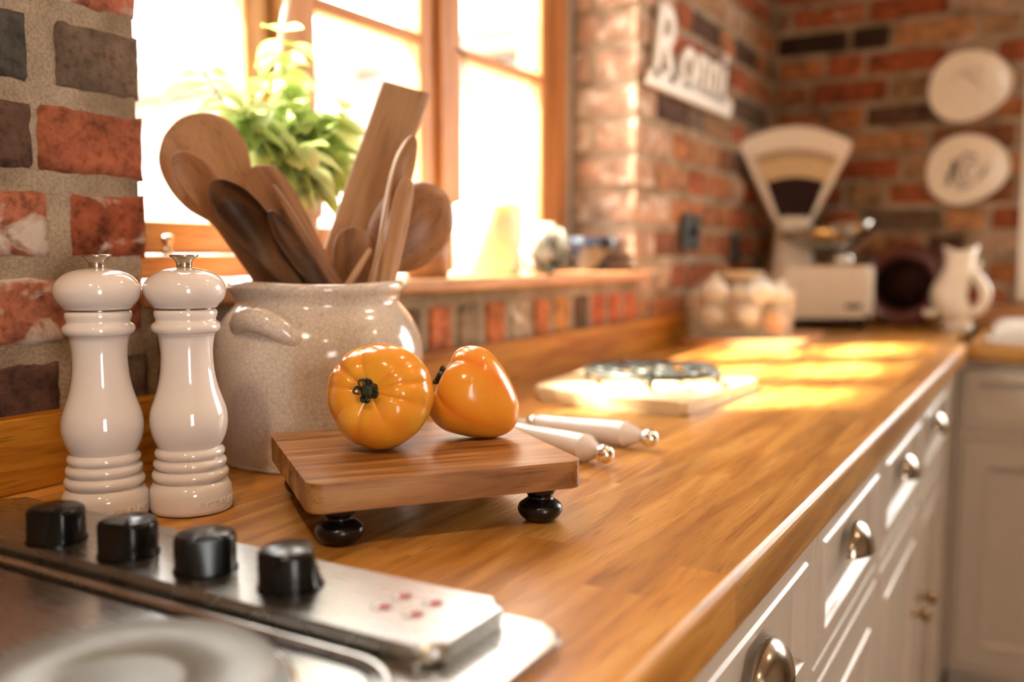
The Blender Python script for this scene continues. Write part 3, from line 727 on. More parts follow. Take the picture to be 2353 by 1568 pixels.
utensil('wooden_spoon', 'pale curved wooden spoon seen from its side at the right of the jar', 'spoon', (858, 658), (951, 313), -0.025, -0.02,
        [(0.0, w_(15), 0.010, 0, 0), (0.3, w_(18), 0.010, 0.003, 0), (0.6, w_(27), 0.009, 0.012, 0), (0.82, w_(27), 0.008, 0.014, 0), (0.94, w_(18), 0.007, 0.008), (0.99, w_(9), 0.006, 0.002), (1.0, w_(3), 0.003)], MAT['beech'], roll=0.85)
utensil('wooden_spatula', 'slim straight pale wooden spatula in front of the right-hand ladle', 'spatula', (888, 658), (937, 408), -0.03, -0.035,
        [(0.0, w_(18), 0.010), (0.4, w_(21), 0.009), (0.75, w_(22), 0.007), (0.93, w_(17), 0.006), (0.985, w_(9), 0.005), (1.0, w_(3), 0.003)], MAT['beech'])
utensil('wooden_ladle', 'dark brown round wooden ladle on the right side of the jar', 'ladle', (838, 657), (1012, 432), 0.02, 0.04,
        [(0.0, w_(18), 0.012), (0.18, w_(24), 0.011, -0.002), (0.28, w_(58), 0.010, -0.008), (0.42, w_(84), 0.009, -0.014), (0.6, w_(95), 0.009, -0.018), (0.78, w_(85), 0.009, -0.015), (0.92, w_(55), 0.008, -0.007), (0.985, w_(24), 0.006, -0.001), (1.0, w_(5), 0.003)], MAT['olive'])
utensil('wooden_stick', 'thin pale wooden stick slanting low across the jar mouth', 'stick', (797, 660), (853, 572), -0.04, -0.03,
        [(0.0, w_(8), 0.006), (0.6, w_(7), 0.006), (0.95, w_(6), 0.005), (1.0, w_(3), 0.003)], MAT['beech'])

# ------------------------------------------------------------------ pepper mills
def mill(label, x, y, text_turn):
    t = thing('pepper_mill', label, 'pepper mill', (x, y, 0.0005), 0, 'cream lacquered mills beside the hob')
    body = [(0.0, 0), (0.031, 0), (0.0326, 0.001), (0.0328, 0.004), (0.0326, 0.015), (0.0318, 0.0195), (0.0295, 0.0232), (0.0276, 0.0243)]
    for zc, r_, h in ((0.0293, 0.0303, 0.0049), (0.0385, 0.0289, 0.0043), (0.0472, 0.0276, 0.0043)):
        for a in range(-75, 76, 15): body.append((r_ - h + h * math.cos(R(a)), zc + h * math.sin(R(a)) * 0.98))
    belly = spline([(0.0248, 0.0520), (0.0282, 0.0595), (0.0301, 0.067), (0.0306, 0.0735), (0.0296, 0.082), (0.0268, 0.0905), (0.0236, 0.1005), (0.0213, 0.112), (0.0203, 0.1245), (0.0206, 0.133), (0.0218, 0.1415), (0.0228, 0.1432)], 5)
    body += [(p.x, p.y) for p in belly]
    for zc, r_, h in ((0.1492, 0.0269, 0.0050),):
        for a in range(-80, 71, 15): body.append((r_ - h + h * math.cos(R(a)), zc + h * math.sin(R(a))))
    body += [(0.0234, 0.1553), (0.0236, 0.1562), (0.0243, 0.158), (0.0247, 0.160), (0.0244, 0.1622), (0.0234, 0.1634), (0.0224, 0.1636)]
    obj('body', lathe(body, 64), MAT['enamel'], t, smooth=True)
    gap = obj('joint_ring', lathe([(0.0215, 0.1636), (0.0226, 0.1637), (0.0226, 0.1644), (0.0215, 0.1645)], 48), MAT['pewter'], t, smooth=True)
    head = spline([(0.0, 0.1645), (0.0218, 0.1645), (0.0255, 0.1665), (0.0297, 0.1715), (0.0318, 0.1772), (0.0316, 0.1818), (0.0292, 0.1868), (0.0245, 0.1912), (0.018, 0.1944), (0.011, 0.1962), (0.006, 0.1968), (0.0, 0.1968)], 5)
    obj('head', lathe([(p.x, p.y) for p in head], 64), MAT['enamel'], t, smooth=True)
    kn = [(0.0062, 0.1966), (0.0059, 0.198), (0.0061, 0.2005), (0.0071, 0.2028), (0.009, 0.2046), (0.0108, 0.2055), (0.0110, 0.2058), (0.0110, 0.2068), (0.0106, 0.2072), (0.004, 0.2075), (0.0, 0.2075)]
    k = obj('knob', lathe(kn, 40), MAT['pewter'], t, smooth=True); k['label'] = 'flared steel top nut'
    # raised maker's lettering wrapped round the foot
    me = text_mesh('LE CREUSET', 0.0082, 0.0007)
    xs = [v.co.x for v in me.vertices]; mid = (min(xs) + max(xs)) / 2
    face = math.atan2(-y, 0.79 - x) + text_turn
    for v in me.vertices:
        a = face + (v.co.x - mid) * 1.12 / 0.0327; rr = 0.0326 + v.co.z
        v.co = Vector((rr * math.cos(a), rr * math.sin(a), 0.0062 + v.co.y * 0.95))
    tx = obj('lettering', me, MAT['enamel'], t); tx['label'] = 'raised lettering LE CREUSET'
    return t
mill('cream glossy pepper mill standing against the brick pier, left of its twin', 0.1446, 0.4658, R(30))
mill('cream glossy pepper mill between its twin and the stoneware jar', 0.185, 0.516, R(44))

# ------------------------------------------------------------------ stand board on bun feet
BA = R(52); BT = 0.0505
stand = thing('board_stand', 'small square wooden stand on black bun feet carrying two tomatoes', 'stand', (0.341, 0.614, 0), BA)
def board_slice(w, d, z0, z1, r, bev, y0, y1):
    bm = prism(rrect(w, d, r, 10), z0, z1, bev, 6)
    for yy, nrm in ((y0, -1), (y1, 1)):
        if abs(yy) < d / 2 - 0.001:
            g = list(bm.verts) + list(bm.edges) + list(bm.faces)
            cut = bmesh.ops.bisect_plane(bm, geom=g, plane_co=(0, yy, 0), plane_no=(0, nrm, 0), clear_outer=True)
            ed = [e for e in cut['geom_cut'] if isinstance(e, bmesh.types.BMEdge)]
            bmesh.ops.contextual_create(bm, geom=ed)
    bmesh.ops.recalc_face_normals(bm, faces=bm.faces)
    return bm
ys = [-0.1, -0.06, -0.02, 0.021, 0.062, 0.1]
for a, b in zip(ys[:-1], ys[1:]):
    obj('board_strip', board_slice(0.21, 0.2, 0.0295, BT, 0.012, 0.006, a, b), MAT['acacia'], stand)
foot = [(0.0, 0), (0.0095, 0), (0.0122, 0.0012), (0.0158, 0.0045), (0.0176, 0.0088), (0.0166, 0.0128), (0.0128, 0.0158), (0.0102, 0.0176), (0.0098, 0.0198), (0.0112, 0.0216), (0.0122, 0.0236), (0.0122, 0.0294), (0.0, 0.0294)]
fm = None
for sx, sy in ((-1, -1), (1, -1), (1, 1), (-1, 1)):
    if fm is None: o = obj('bun_foot', lathe([(p.x, p.y) for p in spline(foot, 3)], 36), MAT['black'], stand, (sx * 0.079, sy * 0.075, 0.0004), smooth=True); fm = o.data
    else: o = obj('bun_foot', fm, None, stand, (sx * 0.079, sy * 0.075, 0.0004))
    o['label'] = 'black turned bun foot'

# ------------------------------------------------------------------ tomatoes
def tomato(label, centre, axis, spin, heart):
    bm = bmesh.new(); nt_, nf = 56, 112; rings = []; ripe = []
    for i in range(nt_ + 1):
        th = PI * (i / nt_); ring = []
        for j in range(nf):
            ph = 2 * PI * j / nf
            if not heart:
                n = 9; w = ph + 0.16 * math.sin(2 * ph + 0.6) + 0.1 * math.sin(3 * ph)
                g = 1 - abs(math.sin(n * w / 2)) ** 0.55
                amp = (0.5 + 0.5 * math.sin(4.1 * math.floor(n * w / (2 * PI) + 0.5) + 1.3)) * 0.6 + 0.4
                fall = math.exp(-((th - 0.75) / 0.85) ** 2)
                r = 0.0432 * math.sin(th) ** 0.86 * (1 - 0.075 * g * amp * fall) * (1 + 0.015 * math.sin(3 * ph + 1))
                z = 0.0385 * math.cos(th) - 0.009 * math.exp(-(th / 0.42) ** 2) - 0.0035 * g * amp * math.exp(-((th - 0.6) / 0.5) ** 2)
                rp = min(1, 0.5 * g * amp * math.exp(-((th - 1.0) / 0.9) ** 2) + max(0, (th - 1.5)) * 0.3)
            else:
                n = 4; w = ph + 0.3 * math.sin(ph + 0.4)
                g = 1 - abs(math.sin(n * w / 2)) ** 0.4
                fall = math.exp(-((th - 0.6) / 0.8) ** 2)
                low = max(0, (th - PI / 2) / (PI / 2))
                r = 0.0392 * math.sin(th) ** 0.8 * (1 - 0.10 * g * fall) * (1 - 0.42 * low ** 1.1)
                z = (0.032 if th < PI / 2 else 0.046) * math.cos(th) - 0.012 * math.exp(-(th / 0.45) ** 2) - 0.004 * g * fall
                rp = min(1, 0.75 * g * math.exp(-((th - 1.5) / 1.1) ** 2) + 0.25)
            ring.append((max(r, 1e-4) * math.cos(ph), max(r, 1e-4) * math.sin(ph), z)); ripe.append(rp)
        rings.append(ring)
    loft(bm, rings); bmesh.ops.recalc_face_normals(bm, faces=bm.faces)
    if heart:
        q0 = (Vector(axis).normalized().to_track_quat('Z', 'Y').to_matrix() @ Matrix.Rotation(spin, 3, 'Z')).inverted()
        dn = q0 @ (-CU * 0.009 + CR * 0.002)
        for v in bm.verts:
            if v.co.z < 0: v.co += dn * (-v.co.z / 0.05) ** 1.6
    q = Vector(axis).normalized().to_track_quat('Z', 'Y').to_matrix() @ Matrix.Rotation(spin, 3, 'Z')
    zmin = min((q @ v.co).z for v in bm.verts)
    t = thing('tomato', label, 'tomato', (centre[0], centre[1], BT + 0.0002 - zmin), rot=q.to_euler(), group='yellow tomatoes on the stand')
    o = obj('flesh', bm, MAT['tomato'], t, smooth=True)
    ca = o.data.color_attributes.new('ripe', 'FLOAT_COLOR', 'POINT')
    for k, r_ in enumerate(ripe): ca.data[k].color = (r_, r_, r_, 1)
    # shrivelled calyx and stub
    zc = (0.0385 - 0.009) if not heart else (0.032 - 0.012)
    r2 = random.Random(5 if heart else 3)
    st = obj('stalk', lathe([(0.0, -0.002), (0.0042, -0.001), (0.0046, 0.002), (0.0036, 0.0048), (0.0022, 0.0056), (0.0, 0.005)], 16), MAT['stemgreen'], t, (0, 0, zc), smooth=True); st.scale = (1.35,) * 3
    for i in range(7):
        a = 2 * PI * i / 7 + r2.uniform(-0.3, 0.3); ln = r2.uniform(0.006, 0.009)
        pts = [(0.003 * math.cos(a), 0.003 * math.sin(a), 0.001), (ln * math.cos(a), ln * math.sin(a), 0.0045 + r2.uniform(0, 0.002)), ((ln + 0.001) * math.cos(a + 0.5), (ln + 0.001) * math.sin(a + 0.5), 0.008), (ln * 0.6 * math.cos(a + 0.9), ln * 0.6 * math.sin(a + 0.9), 0.0085)]
        obj('sepal', tube(bmesh.new(), spline(pts, 4), [0.0016] * 4 + [0.0012] * 4 + [0.0007] * 4 + [0.0003], 6), MAT['stemgreen'], t, (0, 0, zc), smooth=True)
    return t
def wdir(r, u, toward): return CR * r + CU * u - CF * toward
c1 = at(874, 912, 0.752); c2 = at(1072, 890, 0.80)
tomato('round ribbed yellow tomato with its dark stalk facing the camera', c1, wdir(-0.16, 0.16, 1.0), 0.3, False)
tomato('heart-shaped orange-yellow tomato lying on its side behind the ribbed one', c2, wdir(-0.86, 0.46, 0.05), 0.9, True)

# ------------------------------------------------------------------ cream-handled knives with ball ends
def knife(label, ball, to):
    b = Vector((ball[0], ball[1], 0)); d = Vector((to[0] - ball[0], to[1] - ball[1], 0)).normalized()
    t = thing('table_knife', label, 'knife', (b.x, b.y, 0.0143), rot=(0, 0, math.atan2(d.y, d.x)), group='cream handled knives')
    def lx(prof, n=28):
        bm = lathe(prof, n); bmesh.ops.rotate(bm, verts=bm.verts, cent=(0, 0, 0), matrix=Matrix.Rotation(PI / 2, 3, 'Y')); return bm
    hp = spline([(0.0, 0.0085), (0.0055, 0.0087), (0.0062, 0.0105), (0.0098, 0.0185), (0.0128, 0.0262), (0.0141, 0.0282), (0.0143, 0.0305), (0.0138, 0.036), (0.0117, 0.08), (0.0095, 0.12), (0.0085, 0.145), (0.0, 0.1455)], 4)
    obj('handle', lx([(p.x, p.y) for p in hp]), MAT['enamel'], t, smooth=True)
    bl = [(0.0095 * math.sin(a), -0.0095 * math.cos(a)) for a in [PI * i / 16 for i in range(17)]]
    o = obj('ball_end', lx(bl), MAT['chrome'], t, (0.0005, 0, -0.001), smooth=True); o['label'] = 'polished ball end'
    o = obj('collar', lx([(0.0, 0.1455), (0.0078, 0.1456), (0.0082, 0.150), (0.007, 0.156), (0.0, 0.1565)]), MAT['chrome'], t, smooth=True)
    bm = prism([(0.15, -0.004), (0.18, -0.0075), (0.225, -0.0085), (0.242, -0.006), (0.25, 0.0), (0.242, 0.005), (0.18, 0.005), (0.15, 0.004)], -0.0009, 0.0009, 0.0004, 1)
    obj('blade', bm, MAT['steel'], t)
knife('cream-handled knife nearer the wooden stand, ball end towards the front', (0.4173, 0.821), (0.2774, 0.8841))
knife('cream-handled knife behind the other one, nearer the chopping board', (0.425, 0.9185), (0.2589, 0.9363))

# ------------------------------------------------------------------ chopping board and trivet
def poly_round(pts, r, n=5):
    out = []
    m = len(pts)
    for i in range(m):
        p = Vector(pts[i]); a = Vector(pts[i - 1]) - p; b = Vector(pts[(i + 1) % m]) - p
        rr = min(r if not isinstance(r, (list, tuple)) else r[i], a.length * 0.45, b.length * 0.45)
        p0 = p + a.normalized() * rr; p1 = p + b.normalized() * rr
        for k in range(n + 1):
            t = k / n; q = p0 * (1 - t) ** 2 + p * 2 * t * (1 - t) + p1 * t * t; out.append((q.x, q.y))
    return out
cb = poly_round([(0.143, 1.168), (0.275, 1.128), (0.388, 1.137), (0.405, 1.425), (0.118, 1.44)], [0.02, 0.12, 0.012, 0.02, 0.03])
tag(obj('chopping_board', prism([(x - 0.27, y - 1.29) for x, y in cb], 0, 0.0185, 0.004, 2), MAT['maple'], None, (0.27, 1.29, 0.0005)), 'pale sunlit chopping board lying under the iron trivet', 'board')
tv = thing('iron_trivet', 'round wrought iron trivet with scrollwork on the pale chopping board', 'trivet', (0.283, 1.282, 0.0192))
tr, tz = 0.095, 0.020
obj('ring', tube(bmesh.new(), [(tr * math.cos(2 * PI * i / 48), tr * math.sin(2 * PI * i / 48), tz) for i in range(48)], 0.0042, 8, True), MAT['iron'], tv, smooth=True)
obj('inner_ring', tube(bmesh.new(), [(0.03 * math.cos(2 * PI * i / 28), 0.03 * math.sin(2 * PI * i / 28), tz) for i in range(28)], 0.0034, 8, True), MAT['iron'], tv, smooth=True)
for i in range(6):
    a = 2 * PI * i / 6
    def pt(r_, da): return (r_ * math.cos(a + da), r_ * math.sin(a + da), tz)
    sc_ = spline([pt(0.030, 0.0), pt(0.05, 0.35), pt(0.075, 0.42), pt(0.091, 0.15), pt(0.088, -0.2), pt(0.07, -0.3), pt(0.056, -0.12), pt(0.064, 0.08), pt(0.073, 0.02)], 5)
    obj('scroll', tube(bmesh.new(), sc_, 0.0032, 6), MAT['iron'], tv, smooth=True)
for a in (20, 110, 200, 290):
    obj('foot', lathe([(0.0, 0), (0.0028, 0), (0.0035, 0.006), (0.005, 0.013), (0.006, 0.018), (0.0, 0.0185)], 12), MAT['iron'], tv, (tr * math.cos(R(a)), tr * math.sin(R(a)), 0.0002), smooth=True)

# ------------------------------------------------------------------ serving board with wire basket of garlic
tag(obj('serving_board', prism(rrect(0.27, 0.38, 0.02), 0, 0.016, 0.004, 2), MAT['boardred'], None, (0.172, 2.215, 0.0005), (0, 0, R(4))), 'reddish wooden serving board under the wire basket', 'board')
BK = (0.145, 2.2); BR = R(9)
bk = thing('wire_basket', 'cream wire basket with wooden roller handle, filled with garlic', 'basket', (BK[0], BK[1], 0.017), BR)
bw, bd, bh = 0.235, 0.165, 0.1
def rect_loop(w, d, z, r=0.02): return [(x, y, z) for x, y in rrect(w, d, r, 4)]
obj('rim', tube(bmesh.new(), rect_loop(bw, bd, bh), 0.0032, 6, True), MAT['wire'], bk, smooth=True)
bm = bmesh.new()
for z in (0.003, 0.022, 0.042, 0.061, 0.08): tube(bm, rect_loop(bw - 0.012 * (1 - z / bh), bd - 0.012 * (1 - z / bh), z), 0.0013, 5, True)
for i in range(13):
    x = -bw / 2 + 0.016 + (bw - 0.032) * i / 12
    tube(bm, [(x, -bd / 2, bh), (x * 0.96, -bd / 2 + 0.006, 0.003), (x * 0.96, bd / 2 - 0.006, 0.003), (x, bd / 2, bh)], 0.0011, 5)
for i in range(8):
    y = -bd / 2 + 0.016 + (bd - 0.032) * i / 7
    tube(bm, [(-bw / 2, y, bh), (-bw / 2 + 0.006, y * 0.96, 0.003), (bw / 2 - 0.006, y * 0.96, 0.003), (bw / 2, y, bh)], 0.0011, 5)
o = obj('wire_mesh', bm, MAT['wire'], bk); o['kind'] = 'stuff'
hd = spline([(-bw / 2, 0, bh), (-bw / 2 + 0.01, 0, bh + 0.02), (-0.06, 0, bh + 0.042), (0.06, 0, bh + 0.042), (bw / 2 - 0.01, 0, bh + 0.02), (bw / 2, 0, bh)], 6)
h = obj('handle', tube(bmesh.new(), hd, 0.002, 6), MAT['wire'], bk, smooth=True)
bm = lathe([(0.0, -0.043), (0.008, -0.043), (0.0105, -0.04), (0.0115, 0), (0.0105, 0.04), (0.008, 0.043), (0.0, 0.043)], 20); bmesh.ops.rotate(bm, verts=bm.verts, cent=(0, 0, 0), matrix=Matrix.Rotation(PI / 2, 3, 'Y'))
g = obj('roller_grip', bm, MAT['maple'], bk, (0.005, 0, bh + 0.0425), smooth=True); g['label'] = 'turned pale wood roller grip'
def bulb_mesh(seed, neck=0.03):
    bm = bmesh.new(); rings = []
    for r_, z in [(0.006, -0.021), (0.018, -0.019), (0.026, -0.010), (0.0285, 0.0), (0.026, 0.010), (0.018, 0.018), (0.009, 0.0235), (0.0055, neck * 0.9), (0.004, neck + 0.006), (0.001, neck + 0.0065)]:
        rings.append([(r_ * (1 + 0.075 * abs(math.sin(3.5 * a + seed)) - 0.03) * math.cos(a), r_ * (1 + 0.075 * abs(math.sin(3.5 * a + seed)) - 0.03) * math.sin(a), z) for a in [2 * PI * i / 28 for i in range(28)]])
    loft(bm, rings); bmesh.ops.recalc_face_normals(bm, faces=bm.faces); me = bpy.data.meshes.new('bulb'); bm.to_mesh(me); bm.free()
    for p in me.polygons: p.use_smooth = True
    me.materials.append(MAT['garlic']); return me
gm = [bulb_mesh(0.3), bulb_mesh(1.1, 0.036)]
cs, sn = math.cos(BR), math.sin(BR)
def in_basket(x, y, z): return (BK[0] + x * cs - y * sn, BK[1] + x * sn + y * cs, 0.017 + z)
bulbs = [((-0.060, -0.035, 0.108), (0.15, 0.1, 0), 1.15, 'large pale garlic bulb at the top left of the basket'), ((-0.002, 0.015, 0.103), (0.5, 0.3, 1), 1.0, 'garlic bulb in the middle of the basket below the grip'),
         ((0.046, -0.036, 0.107), (1.2, 0.2, 0.4), 1.08, 'bright white garlic bulb at the top right of the basket'), ((0.078, 0.02, 0.1), (0.4, 0.5, 2), 1.0, 'garlic bulb at the back right of the basket'),
         ((0.022, -0.047, 0.05), (0.3, 0.8, 0.5), 1.05, 'white garlic bulb behind the front wires of the basket'), ((-0.066, -0.041, 0.044), (0.1, 0.2, 3), 1.1, 'pale garlic bulb low at the left inside the basket'),
         ((-0.07, 0.035, 0.09), (0.4, 1.0, 2), 1.0, 'half hidden garlic bulb at the back left of the basket')]
for i, (p, r_, s_, lb) in enumerate(bulbs):
    o = obj('garlic_bulb', gm[i % 2], None, None, in_basket(*p), r_); o.scale = (s_,) * 3; tag(o, lb, 'garlic', 'garlic bulbs in the wire basket')
om = lathe([(p.x, p.y) for p in spline([(0.0, -0.026), (0.012, -0.024), (0.026, -0.012), (0.03, 0.0), (0.026, 0.013), (0.012, 0.023), (0.004, 0.03), (0.002, 0.038), (0.0, 0.038)], 4)], 28)
tag(obj('onion', om, MAT['onion'], None, in_basket(0.079, -0.042, 0.034), (0.5, 0.6, 0), smooth=True), 'brown onion low at the right inside the basket', 'onion')

# ------------------------------------------------------------------ kitchen scale
sc = thing('kitchen_scale', 'vintage cream fan-dial kitchen scale with chrome pan in the corner', 'scale', (0.205, 2.765, 0.0005), R(30))
def rot_y_up(bm): bmesh.ops.rotate(bm, verts=bm.verts, cent=(0, 0, 0), matrix=Matrix.Rotation(PI / 2, 3, 'X')); return bm   # x,y outline -> x,z, depth along -y
bm = prism(rrect(0.285, 0.175, 0.035, 8, -0.008), 0.032, 0.178, 0.02, 4); 
obj('housing', bm, MAT['scalecream'], sc, smooth=False)
obj('base_plate', prism(rrect(0.25, 0.14, 0.03, 6), 0.014, 0.033, 0.002, 1), MAT['blackmat'], sc)
for sx, sy in ((-1, -1), (1, -1), (1, 1), (-1, 1)):
    obj('foot', lathe([(0.0, 0), (0.011, 0), (0.013, 0.003), (0.012, 0.014), (0.0, 0.015)], 16), MAT['blackmat'], sc, (sx * 0.1, sy * 0.05, 0), smooth=True)
obj('name_plate', boxm((0.045, -0.0895, 0.058), (0.09, -0.0865, 0.072), 0.001, 1), MAT['iron'], sc)
# tower: neck + fan
fx = -0.075
neck = []
for z, hw, hd_ in ((0.165, 0.062, 0.05), (0.19, 0.06, 0.046), (0.22, 0.054, 0.038), (0.26, 0.05, 0.032), (0.295, 0.05, 0.03), (0.325, 0.048, 0.024)):
    neck.append([(fx + x, 0.03 + y, z) for x, y in rrect(hw * 2, hd_ * 2, min(hw, hd_) * 0.6, 5)])
bm = bmesh.new(); loft(bm, neck); bmesh.ops.recalc_face_normals(bm, faces=bm.faces)
obj('tower', bm, MAT['scalecream'], sc, smooth=True)
AX, AZ = 0.0, 0.135                                     # fan apex (virtual) below
def fan_outline(hb, ht, zb, zt, n=14, sag=0.0):
    """trapezoid widening upwards with an arched top"""
    pts = [(-hb, zb), (hb, zb), (ht, zt)]
    for i in range(1, n):
        t = i / n; x = ht * (1 - 2 * t); pts.append((x, zt + 0.048 * (ht / 0.165) * (1 - (x / ht) ** 2)))
    pts.append((-ht, zt)); return pts
def fan_ring(outer, inner, y0, y1):
    bm = bmesh.new(); k = len(outer)
    def V(p, y): return bm.verts.new((p[0], y, p[1]))
    of = [V(p, y0) for p in outer]; ob = [V(p, y1) for p in outer]; nf = [V(p, y0 + 0.003) for p in inner]; nb = [V(p, y1) for p in inner]
    for i in range(k):
        j = (i + 1) % k
        bm.faces.new((of[i], of[j], nf[j], nf[i])); bm.faces.new((ob[j], ob[i], nb[i], nb[j])); bm.faces.new((of[j], of[i], ob[i], ob[j])); bm.faces.new((nf[i], nf[j], nb[j], nb[i]))
    bmesh.ops.recalc_face_normals(bm, faces=bm.faces); return bm
def resample(pts, n):
    P = [Vector(p) for p in pts]; P.append(P[0]); d = [0]
    for a, b in zip(P[:-1], P[1:]): d.append(d[-1] + (b - a).length)
    out = []; k = 0
    for i in range(n):
        s = d[-1] * i / n
        while d[k + 1] < s: k += 1
        t = (s - d[k]) / max(1e-9, d[k + 1] - d[k]); q = P[k].lerp(P[k + 1], t); out.append((q.x, q.y))
    return out
og = poly_round(fan_outline(0.045, 0.165, 0.285, 0.525), [0.015, 0.015, 0.03] + [0.0005] * 13 + [0.03], 4)
bm = rot_y_up(prism([(x + fx, z) for x, z in og], -0.058, -0.012, 0.008, 3))
obj('fan_case', bm, MAT['scalecream'], sc)
def fan_plate(name, outline, y0, y1, mat):
    return obj(name, rot_y_up(prism([(x + fx, z) for x, z in outline], -y1, -y0, 0.0005, 1)), mat, sc)
def annular(z_apex, r0, r1, half_deg, n=20):
    a = [(r1 * math.sin(R(-half_deg + 2 * half_deg * i / n)), z_apex + r1 * math.cos(R(-half_deg + 2 * half_deg * i / n))) for i in range(n + 1)]
    b = [(r0 * math.sin(R(half_deg - 2 * half_deg * i / n)), z_apex + r0 * math.cos(R(half_deg - 2 * half_deg * i / n))) for i in range(n + 1)]
    return list(reversed(a + b))
AP = 0.205
fan_plate('dark_window', annular(AP, 0.085, 0.232, 21.5), 0.0045, 0.0115, MAT['darkinset'])
fan_plate('dial_face', annular(AP, 0.225, 0.305, 23), 0.004, 0.0118, MAT['dial'])
for i in range(33):
    a = R(-21.5 + 43 * i / 32); r0 = 0.284 if i % 4 else 0.276
    bm = boxm((-0.0012, 0.0, r0), (0.0012, 0.0012, 0.301)); bmesh.ops.rotate(bm, verts=bm.verts, cent=(0, 0, 0), matrix=Matrix.Rotation(a, 3, 'Y'))
    obj('dial_tick', bm, MAT['ink'], sc, (fx, 0.003, AP))
me = text_mesh('kg', 0.022, 0.0003)
o = obj('dial_print', me, MAT['softink'], sc, (fx - 0.012, 0.0036, AP + 0.245), (PI / 2, 0, 0))
# stem, ball and scoop pan
obj('pan_post', lathe([(0.03, 0.176), (0.031, 0.184), (0.036, 0.192), (0.037, 0.202), (0.03, 0.21), (0.016, 0.214), (0.012, 0.218), (0.0, 0.219)], 28), MAT['chrome'], sc, (0.055, -0.012, 0), smooth=True)
bm = bmesh.new(); rings = []
for i in range(15):                                     # open scoop: round at the left, drawn out to a lip at the right
    t = i / 14; b = t * PI / 2
    rings.append([((0.115 + (0.02 if math.cos(a) > 0 else 0.03) * abs(math.cos(a)) * t) * math.sin(b) * math.cos(a), 0.085 * math.sin(b) * math.sin(a), 0.072 * (1 - math.cos(b)) + 0.012 * t * max(0, math.cos(a))) for a in [2 * PI * k / 40 for k in range(40)]])
rv = loft(bm, rings[1:], True, False)
bmesh.ops.solidify(bm, geom=list(bm.faces), thickness=0.002); bmesh.ops.recalc_face_normals(bm, faces=bm.faces)
p = obj('pan', bm, MAT['chrome'], sc, (0.03, -0.02, 0.2175), (0, R(-7), 0), smooth=True); p['label'] = 'polished chrome scoop pan'
bm = lathe([(0.017 * math.sin(PI * i / 14), -0.017 * math.cos(PI * i / 14)) for i in range(15)], 24)
obj('zero_knob', bm, MAT['chrome'], sc, (-0.042, -0.045, 0.272), smooth=True)

# ------------------------------------------------------------------ red tray, jug, dish
ty = thing('round_tray', 'dark red round tray leaning on the end wall between scale and jug', 'tray', (0.405, 2.945, 0.0008), rot=(R(-11), 0, 0))
bm = lathe([(0.0, 0.0), (0.118, 0.0), (0.123, 0.002), (0.124, 0.008), (0.122, 0.013), (0.117, 0.013), (0.113, 0.009), (0.09, 0.0075), (0.0, 0.0075)], 56)
bmesh.ops.rotate(bm, verts=bm.verts, cent=(0, 0, 0), matrix=Matrix.Rotation(PI / 2, 3, 'X')); bmesh.ops.translate(bm, verts=bm.verts, vec=(0, 0, 0.124))
obj('dish', bm, MAT['redtray'], ty, smooth=True)
bm = lathe([(0.0, 0.0076), (0.078, 0.0076), (0.08, 0.0085), (0.0, 0.009)], 40); bmesh.ops.rotate(bm, verts=bm.verts, cent=(0, 0, 0), matrix=Matrix.Rotation(PI / 2, 3, 'X')); bmesh.ops.translate(bm, verts=bm.verts, vec=(0, 0, 0.124))
obj('centre', bm, MAT['darkinset'], ty, smooth=True)

jg = thing('fish_jug', 'cream ceramic fish-shaped jug with tail handle on the far worktop', 'jug', (0.562, 2.79, 0.0005), R(5))
rings = []
for z, rx, ry in [(0.0, 0.043, 0.04), (0.004, 0.046, 0.043), (0.022, 0.045, 0.042), (0.027, 0.041, 0.039), (0.034, 0.047, 0.044), (0.05, 0.058, 0.052), (0.075, 0.065, 0.057), (0.1, 0.066, 0.056), (0.125, 0.06, 0.051), (0.15, 0.05, 0.043), (0.175, 0.043, 0.037), (0.195, 0.042, 0.035), (0.212, 0.046, 0.036), (0.228, 0.052, 0.038)]:
    ring = []
    for i in range(40):
        a = 2 * PI * i / 40; top_ = max(0, (z - 0.18) / 0.048)
        ring.append((rx * (0.88 - 0.18 * math.exp(-((z - 0.095) / 0.05) ** 2)) * math.cos(a) + 0.004 - 0.026 * math.exp(-((z - 0.1) / 0.05) ** 2), ry * math.sin(a), z + top_ * 0.016 * (abs(math.cos(a)) ** 1.5 - 0.6)))
    rings.append(ring)
bm = bmesh.new(); n_out = len(rings)
inn = []
for r_ in reversed(rings[4:]):
    cx_ = sum(p[0] for p in r_) / len(r_); inn.append([((x - cx_) * 0.9 + cx_, y * 0.9, z) for x, y, z in r_])
loft(bm, rings + inn); bmesh.ops.recalc_face_normals(bm, faces=bm.faces)
obj('body', bm, MAT['cream'], jg, smooth=True)
hp = spline([(0.022, -0.004, 0.172), (0.045, -0.006, 0.152), (0.066, -0.006, 0.12), (0.068, -0.006, 0.085), (0.05, -0.006, 0.056), (0.015, -0.004, 0.046)], 6)
obj('tail_handle', tube(bmesh.new(), hp, [0.0115 + 0.003 * math.sin(PI * i / 30) for i in range(31)], 10), MAT['cream'], jg, smooth=True)
obj('fin', tube(bmesh.new(), spline([(0.034, 0, 0.165), (0.045, 0, 0.178), (0.054, 0, 0.19)], 5), [0.011] * 4 + [0.009] * 4 + [0.006, 0.005, 0.002], 8), MAT['cream'], jg, smooth=True)
obj('fin', tube(bmesh.new(), spline([(-0.05, -0.03, 0.055), (-0.07, -0.035, 0.048), (-0.08, -0.035, 0.06)], 5), [0.011] * 4 + [0.009] * 4 + [0.006, 0.005, 0.002], 8), MAT['cream'], jg, smooth=True)

